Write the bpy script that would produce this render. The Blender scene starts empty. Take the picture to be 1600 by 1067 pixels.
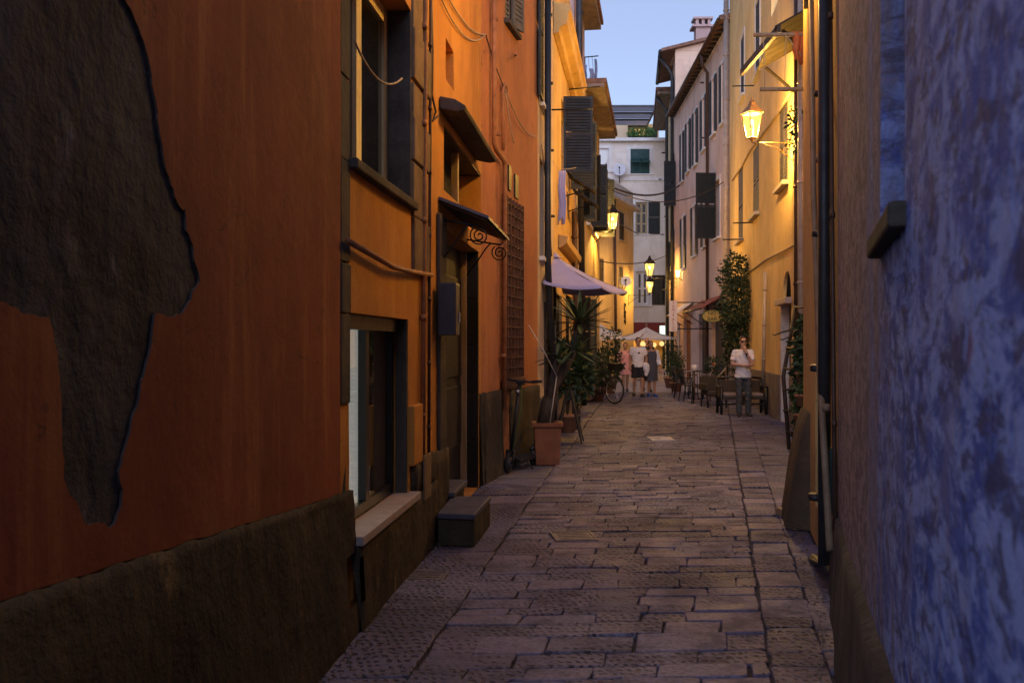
import bpy, bmesh, math, random
from mathutils import Vector, Matrix, noise as mnoise
from mathutils.geometry import tessellate_polygon
R = math.radians
rng = random.Random(7)
SC = bpy.context.scene
COL = SC.collection

# ------------------------------------------------------------------ camera, sky, sun, exposure
F, CX, HY, H = 1556.0, 800.0, 537.0, 1.6          # focal length and horizon of the photograph in its pixels, eye height
cam_d = bpy.data.cameras.new('camera'); cam = bpy.data.objects.new('camera', cam_d); COL.objects.link(cam)
cam.location = (0, 0, H); cam.rotation_euler = (R(90), 0, 0)
cam_d.sensor_width = 36.0; cam_d.lens = 36.0*F/1600.0; cam_d.shift_y = (HY-533.5)/1600.0
cam_d.clip_start = 0.05; cam_d.clip_end = 2000
cam_d.dof.use_dof = True; cam_d.dof.focus_distance = 10.0; cam_d.dof.aperture_fstop = 8.0
SC.camera = cam
W = bpy.data.worlds.new('World'); SC.world = W; W.use_nodes = True
wn = W.node_tree.nodes; wl = W.node_tree.links
sky = wn.new('ShaderNodeTexSky'); sky.sky_type = 'NISHITA'; sky.sun_disc = False
SUN_EL, SUN_ROT = 14.0, 180.0
sky.sun_elevation = R(SUN_EL); sky.sun_rotation = R(SUN_ROT); sky.altitude = 50
sky.air_density = 1.0; sky.dust_density = 0.6; sky.ozone_density = 3.0
hsv = wn.new('ShaderNodeHueSaturation'); hsv.inputs['Saturation'].default_value = 0.9
tint = wn.new('ShaderNodeMix'); tint.data_type = 'RGBA'; tint.blend_type = 'MULTIPLY'; tint.inputs[0].default_value = 1.0
tint.inputs[7].default_value = (1.0, 0.95, 1.0, 1)
bg = wn['Background']; bg.inputs['Strength'].default_value = 0.042
wl.new(sky.outputs[0], hsv.inputs['Color']); wl.new(hsv.outputs[0], tint.inputs[6]); veil = wn.new('ShaderNodeMix'); veil.data_type = 'RGBA'; veil.blend_type = 'ADD'; veil.inputs[0].default_value = 1.0
veil.inputs[7].default_value = (1.55, 1.5, 2.25, 1)      # the even lilac veil of a hazy dusk sky, the same all over the dome
wl.new(tint.outputs[2], veil.inputs[6]); wl.new(veil.outputs[2], bg.inputs['Color'])
sun_d = bpy.data.lights.new('sun', 'SUN'); sun = bpy.data.objects.new('sun', sun_d); COL.objects.link(sun)
sun_d.energy = 0.95; sun_d.angle = R(60); sun_d.color = (.60, .68, 1)      # dusk: only the broad afterglow behind the camera is left
sun.rotation_euler = (R(90-SUN_EL), 0, R(0))
sun.location = (0, -20, 30)
SC.view_settings.view_transform = 'Standard'; SC.view_settings.look = 'None'
SC.view_settings.exposure = 1.6; SC.view_settings.gamma = 1.0; SC.view_settings.use_curve_mapping = False
SC.cycles.use_denoising = True
SC.cycles.max_bounces = 6; SC.cycles.diffuse_bounces = 4; SC.cycles.transparent_max_bounces = 12
SC.cycles.sample_clamp_indirect = 6
LAMP = (1.0, .54, .11)

# ------------------------------------------------------------------ helpers
def P(x, y, Y): return Vector(((x-CX)/F*Y, Y, H+(HY-y)/F*Y))
def G(x, y):
    Y = F*H/(y-HY); return Vector(((x-CX)/F*Y, Y, 0))
class Frame:
    def __init__(s, o, ex, ey, ez=None):
        s.o = Vector(o); s.ex = Vector(ex); s.ey = Vector(ey); s.ez = Vector(ez) if ez else Vector((0, 0, 1))
    def pt(s, u, d, z): return s.o + s.ex*u + s.ey*d + s.ez*z
    def turned(s, u, d, z, ang):                  # a frame at (u,d,z) turned about its vertical axis
        c, q = math.cos(ang), math.sin(ang)
        return Frame(s.pt(u, d, z), s.ex*c + s.ey*q, s.ey*c - s.ex*q, s.ez)
WORLD = Frame((0, 0, 0), (1, 0, 0), (0, 1, 0))
class Wall(Frame):
    """plan line a -> b; n points to the street (side=+1: street lies towards +X)"""
    def __init__(s, a, b, side):
        a = Vector((a[0], a[1], 0)); b = Vector((b[0], b[1], 0)); t = (b-a).normalized()
        n = Vector((t.y, -t.x, 0))*side
        Frame.__init__(s, a, t, n); s.L = (b-a).length
    def u(s, px, d=0.0):
        k = (px-CX)/F; o = s.o + s.ey*d
        return (k*o.y-o.x)/(s.ex.x-k*s.ex.y)
    def z(s, px, py, d=0.0):
        Y = (s.o+s.ey*d+s.ex*s.u(px, d)).y
        return H+(HY-py)/F*Y
    def uz(s, px, py, d=0.0): return s.u(px, d), s.z(px, py, d)
    def at(s, px, py, d=0.0): return s.pt(s.u(px, d), d, s.z(px, py, d))

class MB:
    def __init__(s): s.v = []; s.f = []; s.sm = set()
    def face(s, pts, smooth=False):
        n = len(s.v); s.v += [Vector(p) for p in pts]; s.f.append(tuple(range(n, n+len(pts))))
        if smooth: s.sm.add(len(s.f)-1)
        return s
    def mesh(s, vs, fs, smooth=False):
        n = len(s.v); s.v += [Vector(p) for p in vs]
        for f in fs:
            if smooth: s.sm.add(len(s.f))
            s.f.append(tuple(i+n for i in f))
        return s
    def box(s, fr, u0, u1, d0, d1, z0, z1):
        p = [fr.pt(u, d, z) for z in (z0, z1) for d in (d0, d1) for u in (u0, u1)]
        return s.mesh(p, [(0, 2, 3, 1), (4, 5, 7, 6), (0, 1, 5, 4), (2, 6, 7, 3), (0, 4, 6, 2), (1, 3, 7, 5)])
    def prism(s, bot, top):
        n = len(bot); vs = list(bot)+list(top)
        fs = [tuple(range(n-1, -1, -1)), tuple(range(n, 2*n))]+[(i, (i+1) % n, n+(i+1) % n, n+i) for i in range(n)]
        return s.mesh(vs, fs)
    def tube(s, pts, r, n=6, closed=False):
        pts = [Vector(p) for p in pts]; m = len(pts); rs = r if isinstance(r, (list, tuple)) else [r]*m
        vs, fs = [], []; prev = None
        for i, p in enumerate(pts):
            a = pts[(i-1) % m] if (i > 0 or closed) else p; b = pts[(i+1) % m] if (i < m-1 or closed) else p
            t = (b-a); t = t.normalized() if t.length > 1e-9 else Vector((0, 0, 1))
            if prev is None:
                q = Vector((0, 0, 1)) if abs(t.z) < .9 else Vector((1, 0, 0))
                e = t.cross(q).normalized()
            else:
                e = (prev-t*prev.dot(t)); e = e.normalized() if e.length > 1e-6 else t.orthogonal().normalized()
            prev = e; g = t.cross(e)
            for k in range(n):
                an = 2*math.pi*k/n; vs.append(p+(e*math.cos(an)+g*math.sin(an))*rs[i])
        for i in range(m if closed else m-1):
            j = (i+1) % m
            for k in range(n): fs.append((i*n+k, i*n+(k+1) % n, j*n+(k+1) % n, j*n+k))
        if not closed: fs += [tuple(range(n-1, -1, -1)), tuple(range((m-1)*n, m*n))]
        return s.mesh(vs, fs, smooth=n > 4)
    def sphere(s, c, r, nu=10, nv=7, sc=(1, 1, 1)):
        c = Vector(c); vs = [c+Vector((0, 0, -r*sc[2]))]; fs = []
        for j in range(1, nv):
            a = -math.pi/2+math.pi*j/nv
            for i in range(nu):
                b = 2*math.pi*i/nu
                vs.append(c+Vector((r*sc[0]*math.cos(a)*math.cos(b), r*sc[1]*math.cos(a)*math.sin(b), r*sc[2]*math.sin(a))))
        vs.append(c+Vector((0, 0, r*sc[2]))); N = len(vs)-1
        for i in range(nu):
            k = (i+1) % nu
            fs.append((0, 1+k, 1+i)); fs.append((N, N-nu+i, N-nu+k))
            for j in range(nv-2): fs.append((1+j*nu+i, 1+j*nu+k, 1+(j+1)*nu+k, 1+(j+1)*nu+i))
        return s.mesh(vs, fs, smooth=True)
    def loft(s, rings, n=16):                     # (cx, cy, z, rx, ry) stacked ellipses
        vs, fs = [], []
        for (x, y, z, rx, ry) in rings:
            for k in range(n):
                a = 2*math.pi*k/n; vs.append(Vector((x+rx*math.cos(a), y+ry*math.sin(a), z)))
        m = len(rings)
        for i in range(m-1):
            for k in range(n): fs.append((i*n+k, i*n+(k+1) % n, (i+1)*n+(k+1) % n, (i+1)*n+k))
        fs += [tuple(range(n-1, -1, -1)), tuple(range((m-1)*n, m*n))]
        return s.mesh(vs, fs, smooth=True)
    def capsule(s, p, q, r1, r2):
        s.tube([p, q], [r1, r2], 10); s.sphere(p, r1); s.sphere(q, r2); return s
    def build(s, name, mat, parent=None, bevel=0, loc=None, kind=None):
        """ONE mesh object; verts are in world space, or in the parent's local space when the parent says so"""
        me = bpy.data.meshes.new(name)
        off = Vector((0, 0, 0))
        if parent is not None and not parent.get('_local'): off = world_loc(parent)
        elif parent is None and loc is not None: off = Vector(loc)
        me.from_pydata([tuple(v-off) for v in s.v], [], s.f)
        if s.sm:
            me.polygons.foreach_set('use_smooth', [i in s.sm for i in range(len(s.f))])
        me.materials.append(M[mat] if isinstance(mat, str) else mat)
        me.update()
        o = bpy.data.objects.new(name, me); COL.objects.link(o)
        if parent is not None:
            o.parent = parent
            if parent.get('_local'): o['_local'] = 1
        elif loc is not None: o.location = loc
        if bevel:
            b = o.modifiers.new('bevel', 'BEVEL'); b.width = bevel; b.segments = 2; b.limit_method = 'ANGLE'; b.angle_limit = R(40)
        if kind: o['kind'] = kind
        return o
def world_loc(o):
    v = Vector(o.location)
    while o.parent: o = o.parent; v += o.location
    return v
def thing(name, label, cat, loc=(0, 0, 0), rz=0, group=None, local=False):
    o = bpy.data.objects.new(name, None); COL.objects.link(o); o.location = loc; o.rotation_euler = (0, 0, rz)
    o.empty_display_size = .2
    tag(o, label, cat, group)
    if local: o['_local'] = 1
    return o
def tag(o, label=None, cat=None, group=None, kind=None):
    if label: o['label'] = label
    if cat: o['category'] = cat
    if group: o['group'] = group
    if kind: o['kind'] = kind
    return o
def copy_thing(root, loc, rz, label, group=None):
    def cp(o, par):
        c = o.copy(); COL.objects.link(c); c.parent = par
        for ch in list(o.children): cp(ch, c)
        return c
    r = cp(root, None); r.location = loc; r.rotation_euler = (0, 0, rz); r['label'] = label
    if group: r['group'] = group
    return r
def remesh(o, voxel, smooth=4):
    m = o.modifiers.new('r', 'REMESH'); m.mode = 'VOXEL'; m.voxel_size = voxel; m.use_smooth_shade = True
    if smooth: k = o.modifiers.new('s', 'SMOOTH'); k.iterations = smooth; k.factor = .5
    bpy.context.view_layer.update()
    me = bpy.data.meshes.new_from_object(o.evaluated_get(bpy.context.evaluated_depsgraph_get()))
    o.modifiers.clear(); old = o.data; o.data = me; me.name = old.name
    me.polygons.foreach_set('use_smooth', [True]*len(me.polygons))
    return o
def catenary(a, b, sag, n=10):
    a = Vector(a); b = Vector(b)
    return [a.lerp(b, i/n)-Vector((0, 0, sag*4*(i/n)*(1-i/n))) for i in range(n+1)]

# ------------------------------------------------------------------ materials
M = {}
class NT:
    def __init__(s, name):
        s.m = bpy.data.materials.new(name); s.m.use_nodes = True; s.t = s.m.node_tree; s.n = s.t.nodes; s.l = s.t.links
        s.bsdf = s.n['Principled BSDF']; s.out = s.n['Material Output']; M[name] = s.m
        s.pos = s.n.new('ShaderNodeNewGeometry').outputs['Position']
    def link(s, a, b): s.l.new(a, b)
    def vec(s, sc, src=None, off=(0, 0, 0)):
        k = s.n.new('ShaderNodeMapping'); k.inputs['Scale'].default_value = sc; k.inputs['Location'].default_value = off
        s.link(src or s.pos, k.inputs[0]); return k.outputs[0]
    def noise(s, scale, detail=5, rough=.6, vec=None, dist=0):
        k = s.n.new('ShaderNodeTexNoise'); k.inputs['Scale'].default_value = scale; k.inputs['Detail'].default_value = detail
        k.inputs['Roughness'].default_value = rough; k.inputs['Distortion'].default_value = dist
        s.link(vec or s.pos, k.inputs['Vector']); return k.outputs[0]
    def ramp(s, fac, a, b, lo=0., hi=1.):
        k = s.n.new('ShaderNodeMapRange'); k.interpolation_type = 'SMOOTHSTEP'
        for i, v in enumerate((None, a, b, lo, hi)):
            if v is not None: k.inputs[i].default_value = v
        s.link(fac, k.inputs[0]); return k.outputs[0]
    def mix(s, fac, a, b, mode='MIX'):
        k = s.n.new('ShaderNodeMix'); k.data_type = 'RGBA'; k.blend_type = mode
        for sock, v in ((k.inputs[0], fac), (k.inputs[6], a), (k.inputs[7], b)):
            if isinstance(v, (int, float)): sock.default_value = v
            elif isinstance(v, (tuple, list)): sock.default_value = (*v[:3], 1)
            else: s.link(v, sock)
        return k.outputs[2]
    def math(s, op, a, b=0.):
        k = s.n.new('ShaderNodeMath'); k.operation = op
        for i, v in enumerate((a, b)):
            if isinstance(v, (int, float)): k.inputs[i].default_value = v
            else: s.link(v, k.inputs[i])
        return k.outputs[0]
    def bump(s, h, strength=.3, dist=.01, prev=None):
        k = s.n.new('ShaderNodeBump'); k.inputs['Strength'].default_value = strength; k.inputs['Distance'].default_value = dist
        s.link(h, k.inputs['Height'])
        if prev is not None: s.link(prev, k.inputs['Normal'])
        return k.outputs[0]
    def done(s, color, rough=.85, normal=None, metal=0., spec=.3, **kw):
        b = s.bsdf.inputs
        for nm, v in (('Base Color', color), ('Roughness', rough), ('Metallic', metal), ('Specular IOR Level', spec)):
            if isinstance(v, (int, float)): b[nm].default_value = v
            elif isinstance(v, (tuple, list)): b[nm].default_value = (*v[:3], 1)
            else: s.link(v, b[nm])
        if normal is not None: s.link(normal, b['Normal'])
        for k, v in kw.items(): b[k.replace('_', ' ')].default_value = v
        return s.m
def plaster(name, c1, c2, c3, streak=.5, big=.7, bump=.35, fine=45, spots=.3, rough=.9, grime=None):
    t = NT(name)
    base = t.mix(t.ramp(t.noise(big, 6, .65), .35, .65), c1, c2)
    st = t.noise(1., 5, .65, t.vec((5.5, 5.5, .55)))
    base = t.mix(t.math('MULTIPLY', t.ramp(st, .5, .72), streak), base, c3)
    sp = t.noise(3.2, 7, .7, t.vec((1, 1, .7), off=(3, 7, 1)))
    base = t.mix(t.math('MULTIPLY', t.ramp(sp, .58, .7), spots), base, c3)
    if grime:
        g = t.noise(1.6, 6, .7, t.vec((1, 1, .5), off=(9, 2, 4)))
        base = t.mix(t.math('MULTIPLY', t.ramp(g, .52, .68), grime[3]), base, grime[:3])
    fn = t.noise(fine, 6, .7); md = t.noise(6, 5, .6)
    base = t.mix(t.ramp(fn, .3, .7, .0, .25), base, t.mix(1., base, (.55, .55, .55), 'MULTIPLY'))
    # hairline cracks and broad faded patches
    dv = t.n.new('ShaderNodeVectorMath'); dv.operation = 'ADD'; nzc = t.n.new('ShaderNodeTexNoise'); nzc.inputs['Scale'].default_value = 2.2; nzc.inputs['Detail'].default_value = 5
    t.link(t.pos, nzc.inputs['Vector']); t.link(t.pos, dv.inputs[0]); t.link(nzc.outputs[1], dv.inputs[1])
    vo = t.n.new('ShaderNodeTexVoronoi'); vo.feature = 'DISTANCE_TO_EDGE'; vo.inputs['Scale'].default_value = 1.15; t.link(dv.outputs[0], vo.inputs['Vector'])
    crk = t.math('MULTIPLY', t.ramp(vo.outputs['Distance'], .0, .009, 1, 0), t.ramp(t.noise(1.1, 3, .6, t.vec((1, 1, 1), off=(2, 9, 5))), .5, .6))
    base = t.mix(t.math('MULTIPLY', crk, .6), base, (.05, .035, .028))
    base = t.mix(t.ramp(t.noise(.45, 4, .55, t.vec((1, 1, .8), off=(7, 3, 8)), 1.), .44, .56, 0, .35), base, t.mix(1., base, (.66, .62, .60), 'MULTIPLY'))
    n = t.bump(md, bump*.8, .035); n = t.bump(fn, bump, .006, n); n = t.bump(crk, -.5, .006, n)
    return t.done(base, rough, n, spec=.2)
def simple(name, c, rough=.6, metal=0., spec=.4, var=.25, scale=14, bump=.1, c2=None, stretch=(1, 1, 1), **kw):
    t = NT(name)
    nz = t.noise(scale, 5, .65, t.vec(stretch))
    col = t.mix(t.ramp(nz, .3, .72), c, c2 or tuple(x*(1-var) for x in c))
    return t.done(col, t.ramp(nz, .2, .8, rough*.85, min(1, rough*1.12)), t.bump(nz, bump, .008), metal, spec, **kw)
def leafmat(name, a, b, scale=3.):
    t = NT(name); nz = t.noise(scale, 3); col = t.mix(t.ramp(nz, .35, .65), a, b)
    return t.done(col, .55, None, 0, .35, Subsurface_Weight=0.0)
def emit(name, c, s):
    t = NT(name); e = t.n.new('ShaderNodeEmission'); e.inputs[0].default_value = (*c, 1); e.inputs[1].default_value = s
    t.link(e.outputs[0], t.out.inputs[0]); return t.m

plaster('red_coat', (.31, .088, .042), (.22, .058, .030), (.42, .16, .062), .7, .55, .25, 30, .25, grime=(.38, .19, .07, .4))
plaster('orange_coat', (.60, .28, .06), (.50, .21, .045), (.66, .37, .10), .4, .6, .3, 40, .25, grime=(.30, .12, .05, .4))
plaster('orange_red', (.54, .21, .075), (.42, .155, .07), (.58, .30, .13), .4, .7, .3, 40, .2, grime=(.26, .12, .07, .4))
plaster('old_render', (.066, .064, .066), (.034, .033, .035), (.17, .155, .15), .35, 2.4, 1.0, 16, .9, grime=(.035, .03, .03, .6))
plaster('plinth_render', (.085, .067, .042), (.045, .036, .024), (.20, .145, .07), .2, 1.6, 1.0, 18, .9, grime=(.04, .034, .024, .8))
plaster('dark_stone', (.10, .085, .07), (.06, .052, .045), (.16, .13, .10), .3, 2.5, .7, 30, .5)
plaster('warm_stone', (.26, .18, .11), (.18, .12, .075), (.33, .24, .15), .3, 2.5, .8, 30, .5)
plaster('cream', (.62, .50, .34), (.54, .42, .28), (.44, .33, .20), .45, .7, .2, 40, .3)
plaster('yellow', (.78, .58, .27), (.70, .50, .22), (.44, .31, .14), .45, .6, .22, 40, .35)
plaster('ochre', (.60, .40, .16), (.50, .32, .12), (.40, .25, .10), .5, .7, .25, 40, .35)
plaster('pink', (.76, .56, .46), (.68, .48, .38), (.46, .32, .25), .4, .6, .2, 40, .3)
plaster('peach', (.72, .54, .42), (.64, .46, .35), (.45, .31, .22), .4, .6, .2, 40, .3)
plaster('rose', (.48, .35, .33), (.42, .29, .27), (.36, .25, .22), .4, .6, .2, 40, .3)
plaster('yellow_far', (.70, .56, .32), (.64, .50, .27), (.54, .40, .21), .35, .5, .15, 30, .2)
plaster('beige_far', (.76, .69, .62), (.70, .63, .55), (.52, .42, .31), .3, .5, .15, 30, .2)
plaster('grey_base', (.24, .20, .18), (.17, .14, .13), (.31, .26, .22), .3, 1.4, .5, 30, .5)
plaster('corner_render', (.13, .09, .05), (.08, .06, .04), (.22, .13, .05), .4, 1.8, .9, 24, .8, grime=(.06, .05, .04, .6))
plaster('white_trim', (.74, .72, .70), (.66, .64, .62), (.52, .49, .45), .3, 2, .1, 50, .3)
def blue_wall():
    t = NT('blue_coat')
    a = t.noise(1., 9, .72, t.vec((5, 5, 13)), .7); b = t.noise(1., 9, .75, t.vec((14, 14, 36), off=(4, 1, 2)), .4)
    c = t.noise(1., 8, .72, t.vec((8, 8, 20), off=(1, 8, 3)), .6); e = t.noise(1.7, 5, .65)
    col = t.mix(t.ramp(a, .44, .56), (.06, .11, .42), (.28, .36, .74))
    col = t.mix(t.math('MULTIPLY', t.ramp(b, .53, .64), .5), col, (.42, .50, .82))
    col = t.mix(t.math('MULTIPLY', t.ramp(e, .52, .64), .45), col, (.26, .22, .34))
    col = t.mix(t.math('MULTIPLY', t.ramp(c, .50, .60), .8), col, (.04, .045, .13))
    ys = t.n.new('ShaderNodeSeparateXYZ'); t.link(t.pos, ys.inputs[0])     # mauve towards the far end: own tone plus warm lamplight put into the colour
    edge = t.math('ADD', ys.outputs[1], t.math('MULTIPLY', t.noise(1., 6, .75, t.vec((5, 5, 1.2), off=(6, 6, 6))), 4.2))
    mauve_far = t.mix(t.ramp(a, .42, .58), (.33, .26, .30), (.17, .13, .16))
    mauve_far = t.mix(t.math('MULTIPLY', t.ramp(b, .50, .62), .8), mauve_far, (.085, .06, .07))
    col = t.mix(t.ramp(edge, 4.0, 5.4), col, mauve_far)
    col = t.mix(t.math('MULTIPLY', t.ramp(t.noise(1., 5, .6, t.vec((6, 6, 2.6), off=(12, 5, 7))), .66, .72), .6), col, (.22, .06, .06))
    fn = t.noise(38, 6, .7); md = t.noise(1., 6, .7, t.vec((14, 14, 7)))
    n = t.bump(md, .8, .03); n = t.bump(fn, .7, .008, n)
    t.done(col, .9, n, spec=.2)
blue_wall()
def slabs():
    t = NT('paving_stone')
    oi = t.n.new('ShaderNodeObjectInfo'); tc = t.n.new('ShaderNodeTexCoord')
    w = t.noise(.55, 3, .5); w2 = t.noise(2.2, 5, .7); f = t.noise(36, 6, .7)
    col = t.mix(t.ramp(oi.outputs['Random'], 0, 1), (.225, .18, .25), (.10, .087, .14))
    col = t.mix(t.ramp(w, .42, .6), col, t.mix(.55, col, (.28, .28, .38)))
    col = t.mix(t.math('MULTIPLY', t.ramp(w2, .46, .64), .75), col, (.095, .075, .09))
    col = t.mix(t.ramp(f, .38, .66, 0, .6), col, (.07, .056, .066))
    # chisel marks: short dashes in rows across each slab
    sx = t.n.new('ShaderNodeSeparateXYZ'); t.link(tc.outputs['Object'], sx.inputs[0])
    wob = t.math('MULTIPLY', t.math('SUBTRACT', t.noise(7, 3), .5), .16); wob2 = t.math('MULTIPLY', t.math('SUBTRACT', t.noise(11, 3, .6, t.vec((1, 1, 1), off=(5, 5, 5))), .5), .10)
    sk = t.math('SUBTRACT', t.math('MULTIPLY', oi.outputs['Random'], 1.2), .6)
    ry = t.math('ADD', sx.outputs[1], t.math('MULTIPLY', sx.outputs[0], t.math('MULTIPLY', sk, .35)))
    row = t.math('FRACT', t.math('ADD', t.math('MULTIPLY', t.math('ADD', ry, wob), 15.), t.math('MULTIPLY', oi.outputs['Random'], 3.)))
    colm = t.math('FRACT', t.math('ADD', t.math('MULTIPLY', t.math('ADD', sx.outputs[0], wob2), 20.), t.math('MULTIPLY', sx.outputs[1], 6.)))
    dr = t.math('ABSOLUTE', t.math('SUBTRACT', row, .5)); dc = t.math('ABSOLUTE', t.math('SUBTRACT', colm, .5))
    pit = t.math('MULTIPLY', t.ramp(dr, .10, .34, 1, 0), t.ramp(dc, .12, .32, 1, 0))
    msk = t.math('MULTIPLY', t.ramp(t.noise(2.3, 4, .6), .37, .50), t.ramp(t.noise(26, 2, .5), .25, .46))
    msk = t.math('MULTIPLY', msk, t.ramp(oi.outputs['Random'], .2, .5))
    pit = t.math('MULTIPLY', pit, msk)
    col = t.mix(t.math('MULTIPLY', pit, .9), col, (.022, .018, .024))
    hgt = t.math('SUBTRACT', t.math('MULTIPLY', f, .35), pit)
    n = t.bump(t.noise(5, 4), .6, .03); n = t.bump(hgt, .9, .012, n)
    t.done(col, t.ramp(w2, .3, .7, .55, .8), n, spec=.35)
slabs()
def far_pave():
    t = NT('far_paving'); w2 = t.noise(1.6, 6, .7); f = t.noise(1., 5, .7, t.vec((2.2, 5, 1)))
    col = t.mix(t.ramp(w2, .4, .65), (.31, .26, .29), (.20, .17, .19))
    col = t.mix(t.math('MULTIPLY', t.ramp(f, .5, .62), .5), col, (.09, .075, .08))
    t.done(col, .7, t.bump(f, .6, .02), spec=.3)
far_pave()
simple('mortar', (.05, .043, .048), .95, var=.5, scale=20, bump=.6)
simple('smooth_slab', (.20, .185, .21), .55, var=.35, scale=5, bump=.25, c2=(.13, .12, .14))
simple('slate', (.10, .10, .125), .5, var=.3, scale=9, bump=.2)
simple('marble_sill', (.46, .38, .33), .5, var=.25, scale=6)
simple('iron', (.025, .023, .022), .5, .6, var=.3, scale=30)
simple('black_frame', (.012, .012, .013), .35, 0, .5)
simple('black_plastic', (.02, .02, .022), .45, 0, .45)
simple('rubber', (.018, .018, .018), .8)
simple('steel', (.45, .45, .47), .35, .9)
simple('grey_metal', (.055, .055, .07), .45, .3, var=.2)
simple('pipe_dark', (.035, .036, .040), .5, .3, var=.4, scale=8)
simple('pipe_brown', (.085, .045, .03), .5, .2, var=.4, scale=8)
simple('pipe_pale', (.40, .33, .28), .5, .1, var=.3, scale=5)
simple('pipe_tan', (.26, .18, .11), .6, .1, var=.35, scale=6)
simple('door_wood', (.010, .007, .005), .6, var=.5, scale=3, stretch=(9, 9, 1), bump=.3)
simple('pipe_orange', (.36, .15, .06), .7, .0, var=.4, scale=9)
simple('cable', (.42, .32, .22), .7)
simple('cable_dark', (.05, .035, .03), .7)
simple('wood_dark', (.045, .028, .018), .6, var=.5, scale=3, stretch=(9, 9, 1), bump=.3)
simple('wood_brown', (.15, .075, .035), .6, var=.5, scale=3, stretch=(9, 9, 1), bump=.3)
simple('wood_pale', (.33, .22, .12), .65, var=.4, scale=3, stretch=(9, 9, 1), bump=.3)
simple('wood_frame', (.36, .27, .15), .55, var=.3, scale=3, stretch=(9, 9, 1), bump=.2)
simple('ochre_frame', (.56, .42, .20), .5, var=.25, scale=3, stretch=(9, 9, 1), bump=.2)
simple('lime_edge', (.115, .09, .08), .95, var=.3, scale=20, bump=.4)
simple('rust_grid', (.10, .042, .026), .8, var=.5, scale=10, bump=.4)
simple('shutter_black', (.013, .016, .016), .6, var=.35, scale=6)
simple('shutter_green', (.014, .06, .055), .55, var=.3, scale=6)
simple('shutter_brown', (.075, .055, .035), .6, var=.35, scale=6)
simple('shutter_grey', (.13, .115, .10), .6, var=.3, scale=6)
simple('tile', (.23, .12, .08), .85, var=.45, scale=6, bump=.5)
simple('soffit', (.25, .19, .15), .85, var=.4, scale=5, bump=.4)
simple('terracotta', (.27, .10, .045), .75, var=.35, scale=5, bump=.25)
simple('clay_pot', (.30, .14, .08), .8, var=.3)
simple('bark', (.085, .06, .04), .9, var=.5, scale=14, stretch=(1, 1, .3), bump=.8)
leafmat('leaf_dark', (.018, .034, .014), (.035, .06, .02))
leafmat('leaf_mid', (.045, .085, .025), (.08, .13, .035))
leafmat('leaf_hedge', (.05, .12, .03), (.11, .20, .05), 6)
leafmat('leaf_yucca', (.03, .055, .022), (.06, .095, .035))
simple('lilac_cloth', (.36, .33, .52), .9, var=.12, scale=3, bump=.1)
simple('cream_cloth', (.68, .60, .52), .9, var=.1, scale=3)
simple('white_cloth', (.70, .68, .72), .9, var=.1, scale=9, bump=.15)
simple('orange_cloth', (.52, .13, .035), .9, var=.3, scale=5)
simple('red_cloth', (.20, .035, .03), .9, var=.2)
simple('stripe_cloth', (.30, .33, .50), .9, var=.5, scale=9)
simple('rope', (.60, .52, .43), .9, var=.3, scale=60, bump=.3)
simple('dish', (.62, .62, .66), .5)
simple('rattan', (.055, .042, .033), .7, var=.5, scale=40, bump=.4)
simple('cushion', (.25, .20, .19), .9, var=.2)
simple('skin', (.50, .29, .20), .55, var=.12, scale=8, bump=.03)
simple('skin_tan', (.40, .22, .145), .55, var=.12, scale=8, bump=.03)
simple('hair_dark', (.022, .015, .011), .5, var=.3, scale=60, bump=.3)
simple('hair_brown', (.075, .04, .022), .5, var=.3, scale=60, bump=.3)
simple('tee_white', (.72, .69, .70), .9, var=.08, scale=7, bump=.2)
simple('trousers_grey', (.075, .078, .08), .9, var=.25, scale=9, bump=.25)
simple('shorts_black', (.022, .020, .024), .9, var=.2)
simple('dress_pink', (.62, .30, .33), .9, var=.15, scale=12, bump=.25)
simple('dress_dark', (.085, .085, .11), .9, var=.5, scale=26, bump=.2)
simple('shirt_black', (.035, .033, .04), .9)
simple('sole_white', (.55, .52, .50), .7)
simple('shoe_blue', (.06, .12, .42), .7)
simple('shoe_dark', (.05, .04, .035), .7)
simple('sign_white', (.70, .62, .62), .6, var=.08)
simple('sign_red', (.42, .06, .06), .6)
simple('sign_yellow', (.46, .36, .10), .6, var=.2)
simple('ink_dark', (.03, .025, .015), .7)
simple('curtain', (.58, .57, .55), .95, var=.15, scale=3, stretch=(20, 20, .5), bump=.2)
simple('glow_curtain', (.6, .6, .57), .95, var=.15, scale=3, stretch=(20, 20, .5), bump=.2, Emission_Color=(.85, .9, .85, 1), Emission_Strength=.13)  # room light put into the cloth as its own emission
simple('interior', (.05, .04, .035), .9)
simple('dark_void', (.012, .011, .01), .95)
def canvas():
    t = NT('roof_panel'); tl = t.n.new('ShaderNodeBsdfTranslucent'); tl.inputs[0].default_value = (.62, .62, .66, 1); t.done((.6, .6, .62), .8)
    mx = t.n.new('ShaderNodeMixShader'); mx.inputs[0].default_value = .55; t.link(t.bsdf.outputs[0], mx.inputs[1]); t.link(tl.outputs[0], mx.inputs[2]); t.link(mx.outputs[0], t.out.inputs[0])
canvas()
simple('hill_green', (.03, .05, .035), .95, var=.5, scale=.25, bump=.6)
simple('manhole', (.24, .20, .18), .6, .3, var=.4, scale=30, bump=.3)
simple('manhole_bright', (.62, .56, .50), .6, .0, var=.3, scale=30, bump=.3)
def glass(name, c, rough=.03, spec=1.0):
    t = NT(name); w = t.noise(1.2, 2)
    return t.done(c, rough, t.bump(w, .03, .01), 0, spec, IOR=1.6)
glass('pane_dark', (.012, .012, .014)); glass('pane_grey', (.06, .06, .065)); glass('lens', (.004, .004, .004))
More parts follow.
